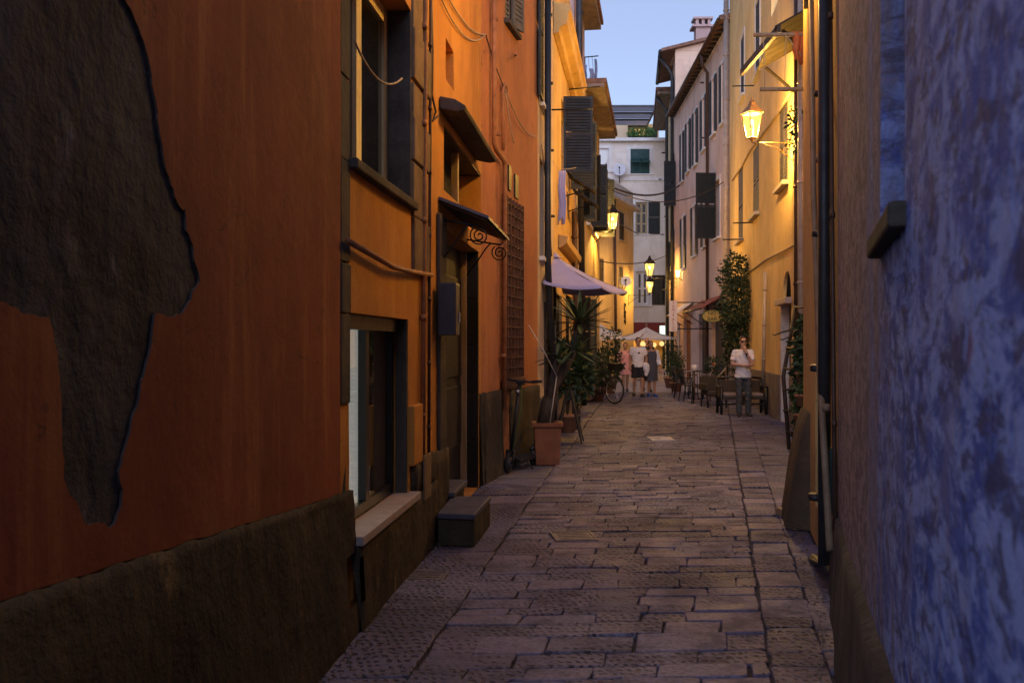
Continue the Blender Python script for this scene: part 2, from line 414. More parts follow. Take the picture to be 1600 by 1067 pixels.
def shop_glass():
    t = NT('shop_glass'); gl = t.n.new('ShaderNodeBsdfGlossy'); gl.inputs[1].default_value = .015
    tr = t.n.new('ShaderNodeBsdfTransparent'); fr = t.n.new('ShaderNodeLayerWeight'); fr.inputs[0].default_value = .5
    fac = t.math('ADD', t.math('MULTIPLY', t.math('POWER', fr.outputs['Facing'], 3.), .8), .04)
    mx = t.n.new('ShaderNodeMixShader'); t.link(fac, mx.inputs[0]); t.link(tr.outputs[0], mx.inputs[1]); t.link(gl.outputs[0], mx.inputs[2])
    t.link(mx.outputs[0], t.out.inputs[0])
shop_glass()
def lantern_glass():
    t = NT('lantern_glass'); e = t.n.new('ShaderNodeEmission'); e.inputs[0].default_value = (1, .56, .12, 1); e.inputs[1].default_value = 0.75
    tr = t.n.new('ShaderNodeBsdfTransparent'); mx = t.n.new('ShaderNodeMixShader'); mx.inputs[0].default_value = .6
    t.link(tr.outputs[0], mx.inputs[1]); t.link(e.outputs[0], mx.inputs[2]); t.link(mx.outputs[0], t.out.inputs[0])
lantern_glass()
emit('bulb', (1, .78, .36), 3); emit('lit_room', (1, .62, .22), .45); emit('lit_sign', (.72, 1, .85), .6)
# ------------------------------------------------------------------ plan of the street
WL1 = Wall((-1.617, -2.0), (-.3535, 11.3), +1)          # orange-red house, left
WL1b = Wall((-.3535, 11.3), (.374, 14.57), +1)
WL2 = Wall((.374, 14.57), (1.70, 24.9), +1)
WL2b = Wall((1.70, 24.9), (2.9, 33.0), +1)
WL3 = Wall((3.66, 45.6), (6.53, 53.5), +1)
WR1 = Wall((.326, .5), (2.10, 6.42), -1)                 # blue wall, right
WR2 = Wall((2.10, 6.42), (2.72, 9.3), -1)
WR3 = Wall((4.34, 11.0), (7.187, 32.9), -1)
WR4 = Wall((7.187, 32.9), (7.64, 46.6), -1)
WR5 = Wall((7.64, 46.6), (8.29, 52.0), -1)
WR6 = Wall((8.29, 52.0), (9.5, 61.8), -1)
WE = Wall((11.0, 62.0), (2.5, 62.0), -1)                 # end of the street, faces the camera
def lerp_tab(tab, y):
    if y <= tab[0][0]: return tab[0][1]
    for (a, p), (b, q) in zip(tab, tab[1:]):
        if y <= b: return p+(q-p)*(y-a)/(b-a)
    return tab[-1][1]
XL = lambda y: lerp_tab([(-2, -1.617), (11.3, -.3535), (14.57, .374), (24.9, 1.70), (33, 2.9), (45, 3.6)], y)
XR = lambda y: lerp_tab([(.5, .326), (6.42, 2.10), (9.3, 2.72), (9.6, 3.3), (11, 4.34), (32.9, 7.187), (46.6, 7.64)], y)
XSL = lambda y: -.29+.126*(y-6.42) if y < 14 else XL(y)+.42
XS1 = lambda y: 1.39+.207*(y-5.43)
XS2 = lambda y: 1.67+.213*(y-5.43)

# ------------------------------------------------------------------ ground
g = MB(); g.face([(-300, -60, -.024), (300, -60, -.024), (300, 500, -.024), (-300, 500, -.024)])
tag(g.build('ground', 'mortar'), kind='structure')
street = bpy.data.objects.new('street', None); COL.objects.link(street); tag(street, kind='structure')
fp = MB(); fp.face([(1.5, 33, -.002), (9.3, 33, -.002), (10, 62, -.002), (2, 62, -.002)]); fp.build('far_paving', 'far_paving', street)
slab_n = 0; mass = MB()
def slab(quad, smooth=False, part=True):
    """an irregular stone with rounded corners and a worn edge; quad counter-clockwise in plan"""
    global slab_n
    q = [Vector((p[0]+rng.uniform(-.012, .012), p[1]+rng.uniform(-.010, .010), 0)) for p in quad]
    c = sum(q, Vector())/4
    def ins(d, z, cut):
        out = []
        for i in range(4):
            p, a, b = q[i], q[i-1], q[(i+1) % 4]
            e1 = (a-p); e2 = (b-p); l1, l2 = e1.length, e2.length
            pp = p+(e1/l1+e2/l2)*d
            out += [pp+e1/l1*min(cut, l1*.3), pp+e2/l2*min(cut, l2*.3)]
        return [v+Vector((0, 0, z)) for v in out]
    zt = rng.uniform(-.009, .005); tx, ty = rng.uniform(-.02, .02), rng.uniform(-.03, .03)
    dz = lambda v: Vector((v.x, v.y, v.z+zt+(v.x-c.x)*tx+(v.y-c.y)*ty))
    cut = rng.uniform(.004, .022)
    rings = [[dz(v) for v in ins(.001, -.03, cut)], [dz(v) for v in ins(.002, -.005, cut)], [dz(v) for v in ins(.008, 0, cut)]]
    mb = MB() if part else mass
    vs = rings[0]+rings[1]+rings[2]
    fs = [(k*8+i, k*8+(i+1) % 8, (k+1)*8+(i+1) % 8, (k+1)*8+i) for k in (0, 1) for i in range(8)]+[tuple(range(16, 24))]
    mb.mesh(vs, fs)
    if part:
        me = bpy.data.meshes.new('paving_slab'); me.from_pydata([tuple(v-c) for v in mb.v], [], mb.f)
        me.materials.append(M['smooth_slab' if smooth else 'paving_stone'])
        o = bpy.data.objects.new('paving_slab', me); COL.objects.link(o); o.location = c; o.parent = street
        if not smooth: o.rotation_euler[2] = 0
        slab_n += 1
def band(xa, xb, y0, y1, dy, wmin, wmax, tilt=0., smooth=0., limit=13.2):
    """rows of slabs between the lines xa(y) and xb(y)"""
    y = y0
    while y < y1:
        d = rng.uniform(*dy); a, b = xa(y+d/2), xb(y+d/2)
        if b-a < .08: y += d; continue
        cuts = [0.]
        while True:
            w = rng.uniform(wmin, wmax)/(b-a)
            if cuts[-1]+w > 1-.4*wmin/(b-a): break
            cuts.append(cuts[-1]+w)
        cuts.append(1.)
        if len(cuts) == 2 and wmin > (b-a): pass
        for c0, c1 in zip(cuts, cuts[1:]):
            X = lambda c, yy: xa(yy)+(xb(yy)-xa(yy))*c
            T = lambda c: tilt*(c-.5)*(b-a)
            y_0, y_1 = y, y+d
            split = rng.random()
            segs = [(y_0, y_1)] if split > .07 or d < .25 else [(y_0, y_0+d*.48), (y_0+d*.48, y_1)]
            for s0, s1 in segs:
                quad = [(X(c0, s0), s0+T(c0)), (X(c1, s0), s0+T(c1)), (X(c1, s1), s1+T(c1)), (X(c0, s1), s1+T(c0))]
                slab(quad, rng.random() < smooth, s1 < limit)
        y += d
yedge = 3.6
band(XSL, XS1, yedge, 33, (.16, .30), .24, .52, .06)
band(XL, XSL, yedge, 11.2, (.42, .75), .45, .8, .06, .12)
band(XL, XSL, 11.2, 14.4, (.6, .95), .45, .8, .06, 1.)
band(lambda y: XL(y), XSL, 14.4, 33, (.45, .8), .3, .5, .06)
band(XS1, XS2, 3.4, 33, (.2, .5), .5, .8)
band(XS2, XR, 3.0, 33, (.3, .55), .28, .6)
street_mass = mass.build('far_slabs', 'paving_stone', street, kind='stuff')
print('slabs as parts', slab_n)

# ------------------------------------------------------------------ building kit
def facade(name, root, wall, u0, u1, z0, z1, ops, mat, reveal=.22, depth=3.0, wob=0.0):
    """house body: front with real openings and reveals, sides, top and back"""
    us = sorted({u0, u1, *[x for o in ops for x in o[:2]]}); zs = sorted({z0, z1, *[x for o in ops for x in o[2:4]]})
    if wob:
        def fill(a, st):
            out = []
            for p, q in zip(a, a[1:]):
                n = max(1, int((q-p)/st)); out += [p+(q-p)*i/n for i in range(n)]
            return out+[a[-1]]
        us = fill(us, .35); zs = fill(zs, .35)
    hole = lambda u, z: any(o[0]-1e-6 < u < o[1]+1e-6 and o[2]-1e-6 < z < o[3]+1e-6 for o in ops)
    mb = MB(); nu, nz = len(us)-1, len(zs)-1
    def D(u, z):
        if not wob or u in (u0, u1): return 0.
        return wob*(mnoise.noise(wall.pt(u, 0, z)*.9)+.4*mnoise.noise(wall.pt(u, 0, z)*2.7))
    H_ = [[hole((us[i]+us[i+1])/2, (zs[j]+zs[j+1])/2) for j in range(nz)] for i in range(nu)]
    pt = lambda i, j, d=None: wall.pt(us[i], D(us[i], zs[j]) if d is None else d, zs[j])
    for i in range(nu):
        for j in range(nz):
            if not H_[i][j]:
                mb.face([pt(i, j), pt(i+1, j), pt(i+1, j+1), pt(i, j+1)])
            else:
                r = -reveal
                if i == 0 or not H_[i-1][j]: mb.face([pt(i, j), pt(i, j, r), pt(i, j+1, r), pt(i, j+1)])
                if i == nu-1 or not H_[i+1][j]: mb.face([pt(i+1, j), pt(i+1, j+1), pt(i+1, j+1, r), pt(i+1, j, r)])
                if j == 0 or not H_[i][j-1]: mb.face([pt(i, j), pt(i+1, j), pt(i+1, j, r), pt(i, j, r)])
                if j == nz-1 or not H_[i][j+1]: mb.face([pt(i, j+1), pt(i, j+1, r), pt(i+1, j+1, r), pt(i+1, j+1)])
    a, b = u0, u1
    q = lambda u, d, z: wall.pt(u, d, z)
    for f in ([q(a, 0, z0), q(a, 0, z1), q(a, -depth, z1), q(a, -depth, z0)], [q(b, 0, z0), q(b, -depth, z0), q(b, -depth, z1), q(b, 0, z1)],
              [q(a, 0, z1), q(b, 0, z1), q(b, -depth, z1), q(a, -depth, z1)], [q(a, -depth, z0), q(a, -depth, z1), q(b, -depth, z1), q(b, -depth, z0)]):
        mb.face(f)
    if wob:                                               # merge the grid so that it shades smoothly
        o = mb.build(name, mat, root); bm = bmesh.new(); bm.from_mesh(o.data); bmesh.ops.remove_doubles(bm, verts=bm.verts, dist=1e-5)
        bm.to_mesh(o.data); bm.free(); return o
    return mb.build(name, mat, root)
def window(root, wall, u0, u1, z0, z1, d=-.14, nx=2, ny=1, fw=.06, fm='wood_frame', pm='pane_dark', back='interior', name='window'):
    mb = MB(); t = .045
    mb.box(wall, u0, u0+fw, d-t, d, z0, z1); mb.box(wall, u1-fw, u1, d-t, d, z0, z1)
    mb.box(wall, u0+fw, u1-fw, d-t, d-.001, z0, z0+fw); mb.box(wall, u0+fw, u1-fw, d-t, d-.001, z1-fw, z1)
    for i in range(1, nx):
        c = u0+(u1-u0)*i/nx; mb.box(wall, c-fw*.6, c+fw*.6, d-t, d+.006, z0+fw, z1-fw)
    for j in range(1, ny):
        c = z0+(z1-z0)*j/ny; mb.box(wall, u0+fw, u1-fw, d-t, d-.003, c-fw*.35, c+fw*.35)
    w = mb.build(name, fm, root)
    for i in range(nx):
        for j in range(ny):
            a = u0+(u1-u0)*i/nx; b = u0+(u1-u0)*(i+1)/nx; e = z0+(z1-z0)*j/ny; f = z0+(z1-z0)*(j+1)/ny
            MB().box(wall, a+fw*.4, b-fw*.4, d-.03, d-.022, e+fw*.3, f-fw*.3).build('pane', pm, w)
    return w
def shutter_mb(fr, w, z0, z1, t=.035, slat=.055, flap=0., rail=.06):
    """louvred leaf in the plane ex/ez of fr, hinge at u=0"""
    mb = MB(); mb.box(fr, 0, rail*.8, 0, t, z0, z1); mb.box(fr, w-rail*.8, w, 0, t, z0, z1)
    mids = [z0, (z0+z1)/2-rail/2, z1-rail]
    for z in mids: mb.box(fr, rail*.8, w-rail*.8, .001, t-.001, z, z+rail)
    z = z0+rail
    while z < z1-rail-.02:
        if not (mids[1]-slat < z < mids[1]+rail):
            a, b = rail*.8-.004, w-rail*.8+.004
            p = [fr.pt(u, d, zz) for u in (a, b) for (d, zz) in ((.004, z+slat*1.25), (.010, z+slat*1.32), (t-.002, z+.008), (t-.008, z))]
            mb.mesh(p, [(0, 1, 2, 3), (7, 6, 5, 4), (0, 4, 5, 1), (1, 5, 6, 2), (2, 6, 7, 3), (3, 7, 4, 0)])
        z += slat
    return mb
def shutter(root, wall, u, d, z0, z1, w, ang, mat='shutter_black', slat=.06, label=None):
    fr = wall.turned(u, d, 0, ang); o = shutter_mb(fr, w, z0, z1, slat=slat).build('shutter', mat, root)
    if label: o['label'] = label
    return o
def surround(root, wall, u0, u1, z0, z1, w=.12, t=.03, mat='white_trim', name='window_surround', sill=True):
    mb = MB(); mb.box(wall, u0-w, u0, .001, t, z0, z1+w); mb.box(wall, u1, u1+w, .001, t, z0, z1+w); mb.box(wall, u0, u1, .001, t-.002, z1, z1+w)
    o = mb.build(name, mat, root)
    if sill: MB().box(wall, u0-w-.04, u1+w+.04, -.05, .10, z0-.07, z0+.004).build('window_sill', mat, root, bevel=.006)
    return o
def pipe(root, pts, r, mat, name='downpipe', clips=0):
    mb = MB(); mb.tube(pts, r, 10)
    if clips:
        a, b = Vector(pts[0]), Vector(pts[-1])
        for i in range(clips):
            c = a.lerp(b, (i+.5)/clips); dv = (b-a).normalized()*.02; mb.tube([c-dv, c+dv], r*1.22, 10)
    return mb.build(name, mat, root)
def lantern(pos, wall_pt, label, power, scale=1., frame='iron', lz=.19):
    """four-sided street lantern standing on the end of an iron arm; pos = foot of the lantern"""
    pos = Vector(pos); wall_pt = Vector(wall_pt)
    root = thing('street_lantern', label, 'lantern', tuple(pos), group='street lanterns on wall brackets')
    s = scale; zb, zt = .06*s, .52*s; rb, rt = .10*s, .19*s
    ang = math.atan2(*(wall_pt-pos).xy.yx)+.35
    C = lambda r, z, k: pos+Vector((r*math.cos(ang+k*math.pi/2+math.pi/4), r*math.sin(ang+k*math.pi/2+math.pi/4), z))
    fr = MB()
    for k in range(4): fr.tube([C(rb, zb, k), C(rt, zt, k)], .011*s, 5)
    for r, z in ((rb, zb), (rt, zt)):
        for k in range(4): fr.tube([C(r, z, k), C(r, z, k+1)], .013*s, 5)
    fr.tube([pos+Vector((0, 0, -.02*s)), pos+Vector((0, 0, .03*s)), pos+Vector((0, 0, zb))], [.02*s, .035*s, .075*s], 8)
    fr.prism([C(rb*1.25, zb-.012*s, k) for k in range(4)], [C(rb*1.25, zb, k) for k in range(4)])
    fr.build('lantern_frame', frame, root)
    rf = MB(); e1, e2, e3 = rt*1.2, rt*.55, rt*.42
    rf.prism([C(e1, zt+.012*s, k) for k in range(4)], [C(e2, zt+.15*s, k) for k in range(4)])
    rf.prism([C(e3, zt+.15*s, k) for k in range(4)], [C(e3*.9, zt+.20*s, k) for k in range(4)])
    rf.sphere(pos+Vector((0, 0, zt+.23*s)), .055*s, sc=(1, 1, .8)); rf.sphere(pos+Vector((0, 0, zt+.29*s)), .02*s)
    rf.build('lantern_roof', frame, root)
    for k in range(4):
        a, b, c, d = C(rb*.97, zb+.012*s, k), C(rb*.97, zb+.012*s, k+1), C(rt*.97, zt-.012*s, k+1), C(rt*.97, zt-.012*s, k)
        MB().face([a, b, c, d]).build('glass_pane', 'lantern_glass', root)
    MB().sphere(pos+Vector((0, 0, zb+.30*s)), .04*s, sc=(1, 1, 1.4)).build('bulb', 'bulb', root)
    arm = MB(); e = pos+Vector((0, 0, -.03*s)); w = Vector((wall_pt.x, wall_pt.y, e.z))
    arm.tube([e, w], .014*s, 6)
    dv = (w-e); L = dv.length; dv.normalize()
    arm.tube([e+dv*L*.25+Vector((0, 0, -.01)), e+dv*L*.6+Vector((0, 0, -.10*s)), w+Vector((0, 0, -.36*s))], .010*s, 5)
    sp = []
    for i in range(22):
        th = i/21*3.6*math.pi; r = .10*s*(1-i/24); sp.append(w-dv*(.13*s)+dv*r*math.cos(th)+Vector((0, 0, -.16*s+r*math.sin(th))))
    arm.tube(sp, .007*s, 5)
    arm.box(Frame(w, dv, dv.cross(Vector((0, 0, 1)))), -.012, .012, -.04, .04, -.42*s, .06*s)
    arm.build('wall_bracket', frame, root)
    ld = bpy.data.lights.new('lantern_light', 'POINT'); ld.energy = power; ld.color = LAMP; ld.shadow_soft_size = .06*s
    lo = bpy.data.objects.new('lantern_light', ld); COL.objects.link(lo); lo.parent = root; lo.location = (0, 0, lz*s)
    return root

# ------------------------------------------------------------------ left: the orange-red house
HL = 6.75
house1 = thing('red_house', 'orange-red plastered house filling the left side, with flaking plaster and dark plinth', 'house', (-1, 6, 0))
u_ = WL1.u
c0 = u_(545); oA = (c0, u_(642), WL1.z(545, 248), WL1.z(642, 18)); oB = (c0, u_(637), .53, 1.775)
oC = (u_(692), u_(748), .0, 2.62); oT = (u_(694), u_(752), 2.95, 3.52); oV = (u_(529), u_(552), .17, .45)
oN = (u_(697), u_(709), 3.95, 4.32)
us = u_(540)
facade('wall', house1, WL1, us, WL1.L, 0, HL, [oA, oB, oC, oT, oV, oN], 'orange_coat', reveal=.26, depth=5, wob=.012)
# the near stretch: old grey render with a coat of red plaster over it, part of which has come off
facade('old_wall', house1, WL1, 3.2, us, 0, 4.3, [], 'old_render', depth=5)
def coat():
    patch = [(190, -5), (205, 30), (222, 65), (232, 120), (243, 190), (252, 250), (262, 290), (277, 325), (286, 330), (288, 360), (297, 385), (301, 410), (310, 437),
             (300, 455), (283, 487), (268, 496), (240, 491), (233, 530), (222, 575), (214, 620), (203, 650), (192, 700), (182, 735), (186, 768), (186, 790),
             (176, 815), (166, 826), (150, 815), (134, 818), (120, 800), (104, 775), (95, 745), (92, 690), (88, 620), (82, 560), (78, 520), (72, 497), (55, 492), (30, 486), (0, 472), (-60, 462)]
    hole = [WL1.uz(x, y) for x, y in patch]
    # the bare area runs on out of the frame, up and to the left
    hole = [(hole[0][0]-.02, 3.05)]+hole+[(u_(-60)-.1, 2.0), (u_(-60)-.12, 2.9)]
    hole2 = []
    for (a, b) in zip(hole, hole[1:]+hole[:1]):
        n = max(1, int(math.hypot(b[0]-a[0], b[1]-a[1])/.022))
        for i in range(n):
            t = i/n; hole2.append((a[0]+(b[0]-a[0])*t+rng.uniform(-.005, .005)+.012*mnoise.noise(Vector((a[1]+(b[1]-a[1])*t, a[0]+(b[0]-a[0])*t, 1))*14), a[1]+(b[1]-a[1])*t+rng.uniform(-.005, .005)+.012*mnoise.noise(Vector((a[0]+(b[0]-a[0])*t, a[1]+(b[1]-a[1])*t, 5))*14)))
    ue = u_(529)
    edge = []; n = 46                                     # ragged lower edge above the plinth
    for i in range(n+1):
        u = 3.2+(ue-3.2)*i/n; z = lerp_tab([(0, 1.2), (u_(0), 1.0), (ue, .80)], u)+.012*mnoise.noise(Vector((u*6, 1, 2)))
        edge.append((u, z))
    right = [(ue+rng.uniform(-.006, .006), z) for z in (1.2, 1.6, 2.0, 2.3)]+[(ue+.01, z) for z in (2.6, 3.0, 3.4, 3.9)]
    outer = edge+right+[(ue, 4.29), (3.2, 4.29)]
    polys = [[Vector((p[0], p[1], 0)) for p in outer], [Vector((p[0], p[1], 0)) for p in hole2]]
    flat = outer+hole2; tris = tessellate_polygon(polys); T = .010
    mb = MB(); n0 = len(flat)
    vs = [WL1.pt(p[0], T, p[1]) for p in flat]+[WL1.pt(p[0], 0.002, p[1]) for p in flat]
    fs = [tuple(t) for t in tris]
    def ringf(a, b):
        idx = list(range(a, b))
        for i, j in zip(idx, idx[1:]+idx[:1]): fs.append((i, j, n0+j, n0+i))
    ringf(0, len(outer)); ringf(len(outer), n0)
    mb.mesh(vs, fs)
    o = mb.build('plaster_coat', 'red_coat', house1); o.data.materials.append(M['lime_edge']); nt = len(tris)
    for i, pg in enumerate(o.data.polygons):
        if i >= nt: pg.material_index = 1
    o['label'] = 'red plaster coat broken away to grey render'
    bm = bmesh.new(); bm.from_mesh(o.data); bmesh.ops.recalc_face_normals(bm, faces=bm.faces); bm.to_mesh(o.data); bm.free()
    # plinth: thick rough render with a sloping top
    pl = MB(); n = 110; Tp = .028
    prof = [(3.2+(ue-3.2)*i/n, edge[min(len(edge)-1, round(i/n*46))][1]-.006+.008*mnoise.noise(Vector((i/n*50, 4, 1)))) for i in range(n+1)]
    prof += [(u_(545)-.002, .79)]
    nz = 26
    def dd(u, z, zt):
        b = .010*mnoise.noise(Vector((u*2.1, z*2.1, 3)))+.006*mnoise.noise(Vector((u*7, z*7, 9)))+.004*mnoise.noise(Vector((u*19, z*19, 2)))
        return Tp+b+.035*(1-z/zt)
    grid = [[WL1.pt(u, dd(u, zt*j/nz, zt) if 0 < j < nz or j == 0 else Tp*.95+.004*mnoise.noise(Vector((u*9, 0, 0))), zt*j/nz) for j in range(nz+1)]+[WL1.pt(u, 0.003, zt+.004)] for u, zt in prof]
    vs = [p for row in grid for p in row]; m = nz+2
    fs = [(i*m+j, (i+1)*m+j, (i+1)*m+j+1, i*m+j+1) for i in range(len(prof)-1) for j in range(m-1)
          if not (oV[0] < (prof[i][0]+prof[i+1][0])/2 < oV[1] and oV[2] < prof[i][1]*(j+.5)/nz < oV[3] and j < nz)]
    pl.mesh(vs, fs, smooth=True); pl.build('plinth', 'plinth_render', house1)
coat()
def rough_plinth(wall, ua, ub, z0, z1, T=.045, mat='plinth_render', skip=None, name='plinth'):
    n = max(2, int((ub-ua)/.09)); nz = max(3, int((z1-z0)/.08)); mb = MB()
    rows = []
    for i in range(n+1):
        u = ua+(ub-ua)*i/n; zt = z1+.012*mnoise.noise(wall.pt(u, 0, 0)*6)
        row = [wall.pt(u, 0, z0)] if z0 > 0 else []
        for j in range(nz+1):
            z = z0+(zt-z0)*j/nz; p = wall.pt(u, 0, z)
            row.append(wall.pt(u, T+.012*mnoise.noise(p*2.2)+.008*mnoise.noise(p*7)+(.02*(1-z) if z0 == 0 else 0), z))
        row.append(wall.pt(u, -.0, zt+.01)); rows.append(row)
    m = len(rows[0]); vs = [p for r in rows for p in r]
    fs = [(i*m+j, (i+1)*m+j, (i+1)*m+j+1, i*m+j+1) for i in range(n) for j in range(m-1)
          if not (skip and skip[0] < ua+(ub-ua)*(i+.5)/n < skip[1] and skip[2] < z0+(z1-z0)*(j+.5)/nz < skip[3])]
    fs += [tuple(range(m)), tuple(n*m+k for k in range(m-1, -1, -1))]
    return mb.mesh(vs, fs, smooth=True).build(name, mat, house1 if wall in (WL1, WL1b) else None)
rough_plinth(WL1, u_(545)+.001, u_(672), 0, .50, .05, skip=oV)
rough_plinth(WL1, u_(640), u_(672), .503, .72, .05)
rough_plinth(WL1, u_(672)+.002, oC[0]-.012, 0, .70, .04)
rough_plinth(WL1, oC[1]+.006, WL1.L-.002, 0, 1.03, .035)
# stone blocks round the two windows
blocks = []
for (xa, xb, ya, yb, T) in ((529, 545, -40, 120, .03), (528, 545, 121, 250, .022), (530, 545, 251, 410, .03), (525, 545, 411, 490, .045), (530, 545, 491, 632, .032),
                            (642, 664, -20, 62, .02), (642, 668, 63, 140, .03), (642, 662, 141, 196, .022), (642, 668, 197, 262, .03), (642, 664, 263, 345, .024), (640, 668, 346, 428, .03)):
    xm = (xa+xb)/2; ua, ub = u_(xa), u_(xb)
    if xa < 600: T *= .4; ub = c0-.012; ua = max(ua, u_(529)+.006)
    else: ua = oA[1]+.002
    MB().box(WL1, ua, ub, -.20 if xa > 600 else .001, T, WL1.z(xm, yb)+.004, WL1.z(xm, ya)).build('stone_block', 'dark_stone' if xa < 600 else 'warm_stone', house1, bevel=.012)
# upper window
window(house1, WL1, oA[0]+.004, oA[1]-.004, oA[2]+.002, oA[3]-.004, -.17, 2, 1, .11, 'ochre_frame', 'pane_dark')
MB().box(WL1, oA[0]-.02, oA[1]+.02, -.165, .055, oA[2]-.055, oA[2]+.004).build('window_sill', 'dark_stone', house1, bevel=.01)
# shop window: black sliding frame, curtain glowing by itself in place of room light
w = window(house1, WL1, oB[0]+.003, oB[1]-.003, oB[2]+.003, oB[3]-.003, -.10, 2, 1, .07, 'black_frame', 'shop_glass', name='shop_window')
MB().box(WL1, oB[0]+.003, oB[1]-.003, -.098, -.06, oB[3]-.09, oB[3]-.004).build('blind_box', 'black_frame', house1)
MB().box(WL1, oB[0]+.003, oB[1]-.003, -.25, -.115, oB[2]-.03, oB[2]+.002).build('inner_ledge', 'black_frame', house1)
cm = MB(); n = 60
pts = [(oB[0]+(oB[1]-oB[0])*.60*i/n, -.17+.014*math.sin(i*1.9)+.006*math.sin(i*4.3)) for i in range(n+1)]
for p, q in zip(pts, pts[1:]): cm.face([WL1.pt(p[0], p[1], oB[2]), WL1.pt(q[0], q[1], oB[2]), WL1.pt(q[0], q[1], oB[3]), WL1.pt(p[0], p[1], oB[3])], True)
cm.build('curtain', 'glow_curtain', house1)
MB().box(WL1, oB[0]+(oB[1]-oB[0])*.6, oB[1]-.004, -.255, -.24, oB[2], oB[3]).build('room_panel', 'wood_brown', house1)
MB().box(WL1, oB[0]-.01, oB[1]+.06, -.095, .085, oB[2]-.048, oB[2]+.006).build('window_sill', 'marble_sill', house1, bevel=.006)
MB().box(WL1, u_(637)+.003, u_(651), .001, .05, .72, WL1.z(644, 632)).build('plaster_pier', 'orange_coat', house1, bevel=.012)
MB().box(WL1, u_(650), u_(661), .051, .066, .42, .76).build('meter_hatch', 'warm_stone', house1, bevel=.006)
MB().box(WL1, oB[1]-.028, oB[1]-.002, -.085, -.002, oB[2]+.003, oB[3]-.003).build('reveal_shade', 'dark_stone', house1, bevel=.006)  # dark facing stands in for the shade on the far reveal
MB().box(WL1, oA[1]-.030, oA[1]-.002, -.165, .004, oA[2]+.003, oA[3]-.003).build('reveal_shade', 'dark_stone', house1, bevel=.008)  # upper window: shade of the far reveal put into a dark facing
# niche, vent and transom backs
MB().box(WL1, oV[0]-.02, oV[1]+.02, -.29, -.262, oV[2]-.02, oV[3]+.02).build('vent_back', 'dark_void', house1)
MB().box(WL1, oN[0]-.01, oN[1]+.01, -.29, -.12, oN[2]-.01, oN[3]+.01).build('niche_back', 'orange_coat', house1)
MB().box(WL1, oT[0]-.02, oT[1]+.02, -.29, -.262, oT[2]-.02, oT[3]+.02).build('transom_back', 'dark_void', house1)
MB().box(WL1, oT[1]-.03, oT[1]-.002, -.258, -.006, oT[2]+.003, oT[3]-.003).build('reveal_shade', 'door_wood', house1)  # near-black facing paints the shade inside the transom
MB().box(WL1, oT[0], oT[1]-.032, -.258, -.006, oT[3]-.02, oT[3]-.002).build('reveal_shade', 'door_wood', house1)  # same painted shade under the transom head
MB().box(WL1, u_(724)-.035, u_(724)+.035, -.12, -.05, oT[2], oT[3]).build('transom_post', 'wood_frame', house1, bevel=.006)
# door, its reveal boards, post and steps
ud0, ud1 = oC[0], oC[1]
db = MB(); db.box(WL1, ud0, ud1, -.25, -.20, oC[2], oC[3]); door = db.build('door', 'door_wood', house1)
for i in range(2):
    a = ud0+.08+(ud1-ud0-.1)*i/2; b = a+(ud1-ud0-.1)/2-.08
    for (z0, z1) in ((.5, 1.15), (1.25, 2.3)): MB().box(WL1, a, b, -.199, -.18, z0, z1).build('door_panel', 'door_wood', door, bevel=.01)
MB().box(WL1, ud1-.07, ud1-.004, -.199, -.13, oC[2], oC[3]).build('door_post', 'wood_pale', house1, bevel=.006)
rv = MB()
for i in range(5):
    z0 = oC[2]+(oC[3]-oC[2])*i/5; rv.box(WL1, ud1-.03, ud1-.002, -.128+.0, -.004, z0+.004, z0+(oC[3]-oC[2])/5-.004)
rv.build('door_reveal', 'door_wood', house1, bevel=.004)
MB().box(WL1, u_(682), ud0-.003, .002, .035, .30, 2.7).build('door_jamb', 'dark_stone', house1, bevel=.01)
MB().box(WL1, ud0-.04, ud0+.75, -.24, .08, .0, .27).build('threshold', 'plinth_render', house1, bevel=.012)
MB().box(WL1, ud0-.05, ud0+.77, -.24, .11, .272, .315).build('threshold_slab', 'slate', house1, bevel=.008)
# canopy over the door: boards, slate and two iron scrolls
ya, yb = u_(686), u_(730)
def canopy_pt(u, d, up): return WL1.pt(u, d, 2.80-.16*d/.40+up)
cb = MB(); n = 5
for i in range(n):
    a = ya+(yb-ya)*i/n+.004; b = ya+(yb-ya)*(i+1)/n-.004
    p = [canopy_pt(u, d, z) for z in (0, .022) for d in (.004, .40) for u in (a, b)]
    MB().mesh(p, [(0, 2, 3, 1), (4, 5, 7, 6), (0, 1, 5, 4), (2, 6, 7, 3), (0, 4, 6, 2), (1, 3, 7, 5)]).build('canopy_board', 'wood_dark', house1)
p = [canopy_pt(u, d, z) for z in (.024, .05) for d in (.004, .43) for u in (ya-.03, yb+.03)]
MB().mesh(p, [(0, 2, 3, 1), (4, 5, 7, 6), (0, 1, 5, 4), (2, 6, 7, 3), (0, 4, 6, 2), (1, 3, 7, 5)]).build('canopy_roof', 'slate', house1)
for u in (ya+.05, yb-.05):
    sp = [WL1.pt(u, .004, 2.3), WL1.pt(u, .10, 2.42), WL1.pt(u, .2, 2.57)]
    mb = MB(); mb.tube([WL1.pt(u, .004, 2.66), WL1.pt(u, .36, 2.60)], .009, 6); mb.tube(sp+[WL1.pt(u, .25, 2.62)], .008, 6)
    sc = []
    for i in range(26):
        th = i/25*4.2*math.pi; r = .085*(1-i/29); sc.append(WL1.pt(u, .34+r*math.cos(th+2.2), 2.52+r*math.sin(th+2.2)))
    mb.tube(sc, .007, 6); mb.build('canopy_scroll', 'iron', house1)
